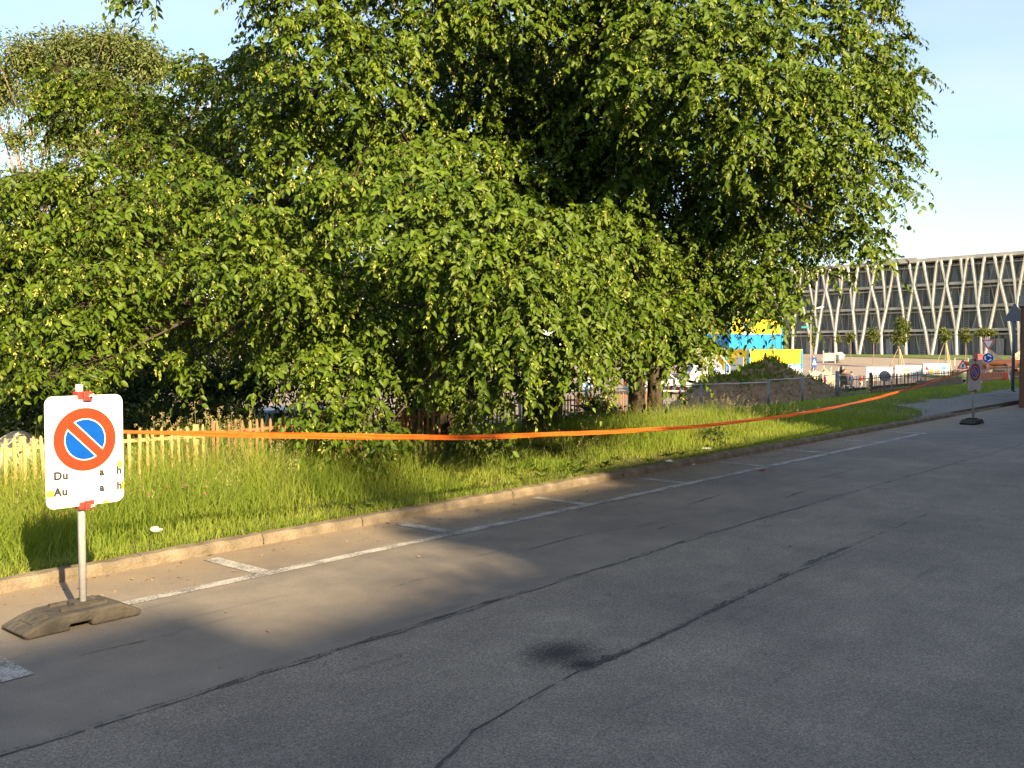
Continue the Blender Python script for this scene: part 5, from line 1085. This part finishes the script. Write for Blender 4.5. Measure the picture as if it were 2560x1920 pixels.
# ---------------------------------------------------------------- people
def skinned(name, verts, edges, rad, mat, parent, sub=1, root_i=0):
    me = bpy.data.meshes.new(name); me.from_pydata(verts, edges, []); o = bpy.data.objects.new(name, me); COL.objects.link(o)
    md = o.modifiers.new('s', 'SKIN'); sv = me.skin_vertices[0].data
    for i, r_ in enumerate(rad): sv[i].radius = (r_, r_) if not hasattr(r_, '__len__') else r_; sv[i].use_root = (i == root_i)
    sb = o.modifiers.new('d', 'SUBSURF'); sb.levels = sub; sb.render_levels = sub
    bpy.context.view_layer.update(); m2 = bpy.data.meshes.new_from_object(o.evaluated_get(bpy.context.evaluated_depsgraph_get())); bpy.data.objects.remove(o)
    m2.name = name; m2.materials.clear(); m2.materials.append(mat); m2.polygons.foreach_set('use_smooth', [True] * len(m2.polygons))
    o = bpy.data.objects.new(name, m2); COL.objects.link(o); o.parent = parent; return o
SKIN = M('skin', (.50, .32, .22), (.46, .29, .20), 20, .6)
def person(label, loc, rz, h, top, legs, hair, stride=.0, long_hair=False, dress=False, reach=False, hat=None, arm_bend=.0):
    root = thing('person', label, 'person', loc, rz, 'people on the square'); k = h
    def S(*p): return tuple(c * k for c in p)
    fy = stride
    v = [S(0, 0, .53), S(0, .0, .62), S(0, .0, .74), S(0, -.005, .815), S(0, -.01, .85), S(0, -.012, .90), S(0, -.012, .955)]
    e = [(0, 1), (1, 2), (2, 3), (3, 4), (4, 5), (5, 6)]; r_ = [(.085, .065), (.075, .058), (.10, .065), (.045, .045), (.032, .032), (.055, .062), (.045, .05)]
    r_ = [tuple(c * k for c in q) for q in r_]
    for sg in (-1, 1):
        b = len(v); f_ = fy * sg; v += [S(sg * .055, 0, .49), S(sg * .06, -.02 - f_ * .12, .28), S(sg * .06, .02 - f_ * .22 + abs(f_) * .05, .045), S(sg * .065, -.07 - f_ * .22, .02)]
        e += [(0, b), (b, b + 1), (b + 1, b + 2), (b + 2, b + 3)]; r_ += [q * k for q in (.062, .045, .028, .025)]
        b = len(v); hz = (.50, -.05) if not reach else (.62, -.20)
        v += [S(sg * .105, 0, .79), S(sg * .135, .02, .64), S(sg * .14, hz[1] * .8 - arm_bend * .1, hz[0] + .02), S(sg * .14, hz[1] * 1.25 - arm_bend * .12, hz[0] - .045)]
        e += [(2, b), (b, b + 1), (b + 1, b + 2), (b + 2, b + 3)]; r_ += [q * k for q in (.038, .030, .020, .020)]
    body = skinned('body', v, e, r_, SKIN, root)
    fg = MB()
    for sg in (-1, 1):                                               # fingers and thumb, nose, eyes
        hx, hy, hz_ = sg * .14 * k, (v[14 if sg < 0 else 22][1] if len(v) > 22 else v[-1][1]), (v[14 if sg < 0 else 22][2] if len(v) > 22 else v[-1][2])
        for q in range(4): fg.tube([(hx, hy - .012 * k + q * .008 * k, hz_), (hx - sg * .004 * k, hy - .018 * k + q * .008 * k, hz_ - (.036, .042, .04, .03)[q] * k)], .0042 * k, 5)
        fg.tube([(hx, hy - .012 * k, hz_ + .01 * k), (hx - sg * .01 * k, hy - .03 * k, hz_ - .012 * k)], .005 * k, 5)
    fg.tube([(0, -.066 * k, .925 * k), (0, -.082 * k, .905 * k)], .008 * k, 6); fg.build('fingers', SKIN, body)
    ey = MB()
    for sg in (-1, 1): ey.box((sg * .022 * k, -.066 * k, .93 * k), (.014 * k, .008 * k, .008 * k))
    ey.build('eyes', BLACK, body)
    up = 1.18; ts = [0, 1, 2, 3]; tv = [v[0], v[1], v[2], v[3]]; te = [(0, 1), (1, 2), (2, 3)]; tr = [tuple(c * up for c in r_[i]) for i in range(3)] + [.05 * k]
    for sg, b in ((-1, 11), (1, 19)):
        q = len(tv); tv += [v[b], v[b + 1], v[b + 2]]; te += [(2, q), (q, q + 1), (q + 1, q + 2)]; tr += [r_[b] * 1.25, r_[b + 1] * 1.3, r_[b + 2] * 1.3]
    skinned('shirt', tv, te, tr, top, root)
    lv = [S(0, 0, .555)]; le = []; lr = [(.098 * k, .078 * k)]
    for b in (7, 15):
        q = len(lv); lv += [v[b], v[b + 1], v[b + 2]]; le += [(0, q), (q, q + 1), (q + 1, q + 2)]; lr += [r_[b] * 1.18, r_[b + 1] * 1.2, r_[b + 2] * 1.35]
    if not dress: skinned('trousers', lv, le, lr, legs, root)
    else: MB().lathe([(.085 * k, .57 * k), (.10 * k, .50 * k), (.135 * k, .36 * k), (.13 * k, .355 * k)], 14).build('skirt', legs, root, smooth=True)
    hv = [S(0, .012, .965), S(0, .02, .91)]; hr = [.062 * k, .060 * k]; he = [(0, 1)]
    if long_hair: hv += [S(0, .045, .83), S(0, .05, .74)]; hr += [.055 * k, .035 * k]; he += [(1, 2), (2, 3)]
    skinned('hair', hv, he, hr, hair, root)
    if hat: MB().lathe([(.10 * k, .945 * k), (.068 * k, .955 * k), (.064 * k, .99 * k), (.03 * k, 1.015 * k)], 14).build('hat', hat, root, smooth=True)
    for b in (9, 17):
        a = Vector(v[b]); t_ = Vector(v[b + 1]); MB().tube([a + Vector((0, .03 * k, -.012 * k)), t_ + Vector((0, -.02 * k, .002 * k))], [.030 * k, .026 * k], 8).build('shoe', RUBBER, root)
    return root
def fab(n_, c): return M('fabric_' + n_, c, tuple(q * .8 for q in c), 14, .9)
HAIRD, HAIRB = M('hair_dark', (.018, .012, .01), None, rough=.5), M('hair_brown', (.09, .045, .02), None, rough=.5)
def stand(px, D): p = ground_px(px, D); p.z += .075; return p
p = stand(2105, 64); person('woman with long dark hair and dark clothes behind the iron gate', p, face(p, R(120)), 1.62, fab('black', (.03, .03, .035)), fab('navy', (.03, .035, .05)), HAIRD, long_hair=True, reach=True)
p = stand(2113, 63.2); person('person with brown hair in a rust top beside the dark-haired woman', p, face(p, R(200)), 1.42, fab('rust', (.30, .10, .06)), fab('grey', (.16, .15, .14)), HAIRB, reach=True)
p = stand(2129, 63.6); person('child in a violet-blue coat and dark cap behind the gate', p, face(p, R(150)), 1.15, fab('violet', (.20, .20, .45)), fab('blue', (.06, .08, .20)), HAIRD, stride=.5, hat=fab('cap', (.05, .05, .09)))
p = stand(2153, 65); person('small child in a red top and pale trousers walking on the square', p, face(p, R(170)), .92, fab('red', (.55, .04, .05)), fab('cream', (.65, .58, .50)), HAIRD, stride=.7)
p = stand(2063, 66); person('small child in pink by the boulder', p, face(p, R(120)), .95, fab('pink', (.62, .10, .32)), fab('purple', (.15, .06, .12)), HAIRD, stride=.3)
p = stand(2033, 96); person('person in a white shirt walking past the street lamp', p, face(p, R(100)), 1.7, fab('white', (.75, .74, .72)), fab('darkblue', (.03, .04, .09)), HAIRD, stride=.6)
# pushchair
p = stand(2118, 62.4); root = thing('pushchair', 'dark pushchair with two wheels showing beside the woman', 'pushchair', p, face(p, R(60))); DKF = fab('pushchair', (.07, .06, .05))
MB().prism([(-.25, .35), (.30, .38), (.34, .55), (-.10, .58), (-.32, 1.0), (-.42, .98)], -.22, .22).build('seat', DKF, root); MB().prism(arc(.36, R(20), R(150), 8, (-.20, .75)), -.23, .23).build('hood', DKF, root)
for x in (-.35, .35):
    for y in (-.24, .24): MB().tube([(x, y - .02, .13), (x, y + .02, .13)], .13, 14).build('wheel', RUBBER, root)
for y in (-.22, .22): MB().tube([(.38, y, .13), (-.30, y, .70), (-.62, y, 1.05)], .018, 6).build('frame', DKSTEEL, root); MB().tube([(-.36, y, .13), (.12, y, .52)], .018, 6).build('frame', DKSTEEL, root)
MB().tube([(-.62, -.22, 1.05), (-.62, .22, 1.05)], .02, 6).build('handle', RUBBER, root)

# ---------------------------------------------------------------- earth mound, sand heap
def heap(name, label, c, rx, ry, h, rz, mat, seed, n=42, flat=1.0, cat='mound'):
    rg = np.random.default_rng(seed); us = np.linspace(-1.25, 1.25, n); U, V = np.meshgrid(us, us, indexing='ij'); d = np.sqrt(U * U + V * V)
    Z = h * np.clip(1 - d ** 1.5 * flat, 0, 1) ** .9; x, y = U * rx, V * ry; bumps = (vnoise(x + 50, y + 50, .55, seed) - .5) * .42 + (vnoise(x + 50, y + 50, 1.3, seed + 2) - .5) * .5 + (vnoise(x + 50, y + 50, .18, seed + 1) - .5) * .14; Z = Z + bumps * h * .45 * np.clip(1.25 - d, 0, 1)
    ca, sa = math.cos(rz), math.sin(rz); X = c.x + x * ca - y * sa; Y = c.y + x * sa + y * ca; Zg = gz(X, Y); Zf = Zg + Z - .05 - .25 * np.clip(d - 1.0, 0, 1)
    i = np.arange(n - 1)[:, None] * n + np.arange(n - 1)[None]; F = np.stack([i, i + n, i + n + 1, i + 1], -1).reshape(-1, 4)
    o = fast(name, np.stack([X - c.x, Y - c.y, Zf - c.z], -1), F, mat, smooth=True, loc=c); return tag(o, label, cat), X, Y, Zf, d
SOIL = M('dug_soil', (.27, .17, .09), (.15, .098, .052), 3.5, .95, bump=1.0, bscale=14, detail=9)
mc = ground_px(1888, 38.5); o, X, Y, Z, d = heap('earth_mound', 'brown earth mound overgrown with grass on top, behind the wire fence', mc, 4.5, 3.0, 2.1, R(15), SOIL, 5)
rg = np.random.default_rng(6); n = 26000; ii = rg.integers(0, X.size, n); x = X.ravel()[ii] + rg.uniform(-.1, .1, n); y = Y.ravel()[ii] + rg.uniform(-.1, .1, n); z = Z.ravel()[ii]
hgt = z - gz(x, y); ok = (rg.uniform(0, 1, n) < np.clip((hgt - 1.0) * 1.5 + (vnoise(x + 40, y + 40, .7, 8) - .5) * 1.7, .07, 1)) & (d.ravel()[ii] < 1.05); x, y, z = x[ok], y[ok], z[ok]; n = len(x)
v, f = leaf_arrays(np.stack([x, y, z - .03], -1), np.stack([rg.normal(0, .35, n), rg.normal(0, .35, n), np.ones(n)], -1), rg.normal(0, 1, (n, 3)), rg.uniform(.08, .26, n), rg.uniform(.012, .03, n))
tag(fast('mound_grass', v, f, GRASS, np.repeat(rg.uniform(0, .6, n), 6)), 'rough grass and weeds growing on the earth mound', 'grass', kind='stuff')
sc_ = ground_px(40, 10.6); heap('sand_heap', 'pale sand heap behind the picket fence at the left edge', sc_, .75, .6, .72, 0, M('pale_sand', (.58, .48, .33), (.48, .39, .26), 9, .95, bump=.8, bscale=30), 12, 26, cat='sand')

# ---------------------------------------------------------------- pipes, barrier, rubble at the far right
PIPE = M('orange_pipe', (.66, .22, .07), (.58, .18, .06), 3, .55)
def pipe(label, px, py, D, r_, L, ang, capd=False):
    c = at(px, py, D); root = thing('pipe', label, 'pipe', c, ang, 'orange pipes stacked at the site')
    m = MB(); n = 18; v = []; f = []
    for (x, rr) in ((0, r_), (0, r_ * .84), (L, r_ * .84), (L, r_), (.35, r_), (.35, r_ * 1.10), (0, r_ * 1.10)):
        for k in range(n): v.append((x, rr * math.cos(6.2832 * k / n), rr * math.sin(6.2832 * k / n)))
    for i in range(6):
        for k in range(n): f.append((i * n + k, i * n + (k + 1) % n, (i + 1) * n + (k + 1) % n, (i + 1) * n + k))
    for k in range(n): f.append((6 * n + k, 6 * n + (k + 1) % n, (k + 1) % n, k))
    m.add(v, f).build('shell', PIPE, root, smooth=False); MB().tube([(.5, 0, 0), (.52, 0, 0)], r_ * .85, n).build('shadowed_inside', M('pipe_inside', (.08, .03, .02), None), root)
    if capd: MB().box((-.02, 0, 0), (.03, r_ * 1.6, r_ * .30)).build('strap', WHITEP, root)
    return root
for a in (('orange pipe at the left of the stack, its open end facing the street', 2450, 919, 62, .13, 3.5, R(48)), ('second orange pipe with an open end, next to the leftmost', 2460, 919, 62, .14, 4, R(48)), ('long orange pipe with a pale strap across its open end', 2512, 916, 61, .17, 4.5, R(48), True), ('small orange pipe lying low behind the grey signpost', 2540, 926, 60.5, .10, 3, R(48))): pipe(*a)
for i, (px, py, lab) in enumerate(((2470, 909, 'orange pipe lying crosswise on top of the stack at its left'), (2505, 905, 'orange pipe lying crosswise on top of the stack at its right'))):
    c = at(px, py, 63); root = thing('pipe', lab, 'pipe', c, R(-8), 'orange pipes stacked at the site'); MB().tube([(-1.6, 0, 0), (2.4, 0, 0)], .15, 16).build('shell', PIPE, root, smooth=True)
p = ground_px(2455, 62.5); root = thing('pipe_rack', 'timber bearers under the orange pipes', 'timber', p)
hz = at(2460, 924, 62).z - p.z
for x in (-.3, 1.4, 2.6): MB().box((x, .6, hz / 2 - .03), (.16, 1.4, hz - .06)).build('bearer', RUST[0], root)
p = ground_px(2475, 58.5); root = thing('barrier', 'red plastic road barrier with a white end behind the stake fence', 'barrier', p, R(-8)); hb = at(2475, 931, 58.5).z - p.z
MB().prism([(-1.0, 0), (1.0, 0), (1.0, hb * .25), (.96, hb * .35), (.96, hb), (-.96, hb), (-.96, hb * .35), (-1.0, hb * .25)], -.2, .2).build('body', M('barrier_red', (.62, .10, .05), None, rough=.5), root, bevel=.03)
MB().prism([(1.005, 0), (1.30, 0), (1.02, hb * .98), (1.005, hb * .98)], -.19, .19).build('end', WHITEP, root); MB().box((0, -.22, hb * .55), (1.7, .04, .10)).build('recess', M('barrier_dark', (.35, .05, .03), None), root)
SOIL2 = M('grey_spoil', (.30, .25, .20), (.20, .17, .14), 4, .95, bump=.8, bscale=15)
heap('spoil_heap', 'greyish spoil heap behind the orange pipes', ground_px(2478, 67), 2.2, 1.6, 1.65, R(10), SOIL2, 21, 24)
heap('rubble_heap', 'pale rubble heap with broken planks at the right edge', ground_px(2545, 66), 2.6, 1.8, 2.0, R(10), M('pale_rubble', (.58, .46, .33), (.36, .25, .18), 5, .95, bump=1, bscale=10), 22, 26)
for i, (px, py, a, lab) in enumerate(((2497, 896, 35, 'long pale plank sloping on the spoil heap'), (2532, 892, -28, 'broken plank lying on the rubble heap'))):
    c = at(px, py, 64.5); m = MB(); m.bar((-1.0, 0, 0), (1.0, 0, 0), .22, .05, (0, 1, 0)); o = tag(m.build('plank', M('pale_plank', (.60, .46, .28), (.50, .38, .22), 4, .85), None, c), lab, 'plank'); o.rotation_euler = (R(20), R(a), R(10))
p = ground_px(2455, 84); root = thing('site_skip', 'dull red skip standing behind the far parking sign', 'skip', p, R(-5)); hs = at(2452, 885, 84).z - p.z
MB().prism([(-.45, .1), (.45, .1), (.6, hs), (-.6, hs)], -.6, .6).build('tub', M('skip_red', (.20, .06, .06), None), root); MB().box((0, -.61, hs - .06), (1.25, .08, .12)).build('rim', M('skip_red_rim', (.28, .06, .05), None), root)
for x in (-.3, .3): MB().box((x, 0, .05), (.12, 1.1, .12)).build('skid', DKSTEEL, root)

# ---------------------------------------------------------------- hut at the right edge
hutp = gnd(2549, 1019); hs, ht = ST(hutp.x, hutp.y); root = thing('hut', 'brown boarded hut with a concrete slab roof at the right edge', 'hut', (hutp.x, hutp.y, 0), STREET)
HB = M('brown_boards', (.20, .105, .06), (.15, .08, .045), 5, .85, aniso=(1, 1, .1), bump=.2)
for i in range(26): MB().box((.0, -.10 - i * .16, 1.27), (.05, .152, 2.54)).build('board', HB, root)
for i in range(32): MB().box((.10 + i * .16, .0, 1.27), (.152, .05, 2.54)).build('board', HB, root)
MB().box((2.65, -2.1, 1.25), (5.15, 4.05, 2.5)).build('wall', HB, root); MB().box((2.65, -2.1, 2.68), (5.45, 4.3, .26)).build('roof_slab', CONC, root)

# ================================================================== UNSEEN BLOCKS AND TREES ADDED TO SHADE THE STREET AND FACADE
PLAST = M('house_render', (.50, .44, .36), (.45, .39, .32), .6, .9); PLAST2 = M('house_render_grey', (.42, .40, .37), (.38, .36, .33), .6, .9); ROOFT = M('roof_tile', (.16, .07, .045), (.12, .055, .035), 5, .9)
def block(label, s0, s1, t0, t1, h, mat, floors=4, rz=STREET, loc=None):  # plain unseen mass, its height set by where the shadow should end
    c = loc if loc is not None else W(s0, t0); c = Vector((c.x, c.y, -.05)); root = thing('shade_block', label, 'building', c, rz, 'unseen buildings added for shade'); L, D = s1 - s0, t1 - t0
    MB().box((L / 2, D / 2, h / 2), (L, D, h)).build('wall', mat, root); MB().box((L / 2, D / 2, h + .1), (L + .5, D + .5, .22)).build('roof', CONC, root)
    wm = MB().box((0, 0, 0), (1.2, .08, 1.5)).mesh('window', GLASSD); n = int(L / 3.2)
    for f in range(floors):
        for i in range(n): inst('window', wm, root, ((i + .5) * L / n, D + .02, (f + .6) * h / floors))
    return root
block('long unseen block behind the camera, added to shade the street', -65, -7.6, -40, -26, 15.75, PLAST)
block('lower unseen block behind the camera, added to notch the shadow edge', -7.59, -5.0, -40, -26, 15.3, PLAST)  # kept lower so a tongue of sun reaches the lane
block('taller unseen block adjoining it, added to shade the street', -4.99, -1.5, -40, -26, 16.25, PLAST2)
block('tallest unseen block at the right end of the row, added to shade the kerb', -1.49, 28, -40, -26, 16.62, PLAST2)
block('unseen grey block behind the camera on the right, added to shade the verge', 10.3, 60, -24, -12, 17.2, PLAST2)
block('unseen tower block added right of the long building to shade its facade', 0, 26, 0, 20, 19.5, PLAST2, 5, R(-20), Vector((97, 108, 0)))  # added out of view so its shadow falls low on the facade
SHADE = leafmat('shade_tree_leaf', (.04, .07, .012), (.09, .12, .02), .35, (1.3, 1.3, .6))
for i, (s, t, h, r_) in enumerate(((-10.6, -22, 14.0, 2.3), (-6.6, -22, 13.5, 1.5), (-2.8, -21.5, 14.5, 2.2), (1.2, -22, 14.9, 2.3), (5.2, -21, 14.5, 2.3))):  # unseen crowns added to break up and soften the shadow edge
    b = W(s, t, 0); rr = random.Random(i); balls = []
    for k in range(16): balls.append((b + Vector((rr.gauss(0, r_ * .6), rr.gauss(0, r_ * .6), h - r_ * 1.25 + rr.uniform(-2.2, 1.25))), (.95, .95, .7), 300))
    back_tree(('unseen tree added behind the camera for dappled shade, leftmost', 'unseen tree added behind the camera for dappled shade, second from the left', 'unseen tree added behind the camera for dappled shade, in the middle', 'unseen tree added behind the camera for dappled shade, second from the right', 'unseen tree added behind the camera for dappled shade, rightmost')[i], b, balls, .15, SHADE, BARK, 120 + i, b + Vector((0, 0, h * .55)), r=.2, aspect=.6)
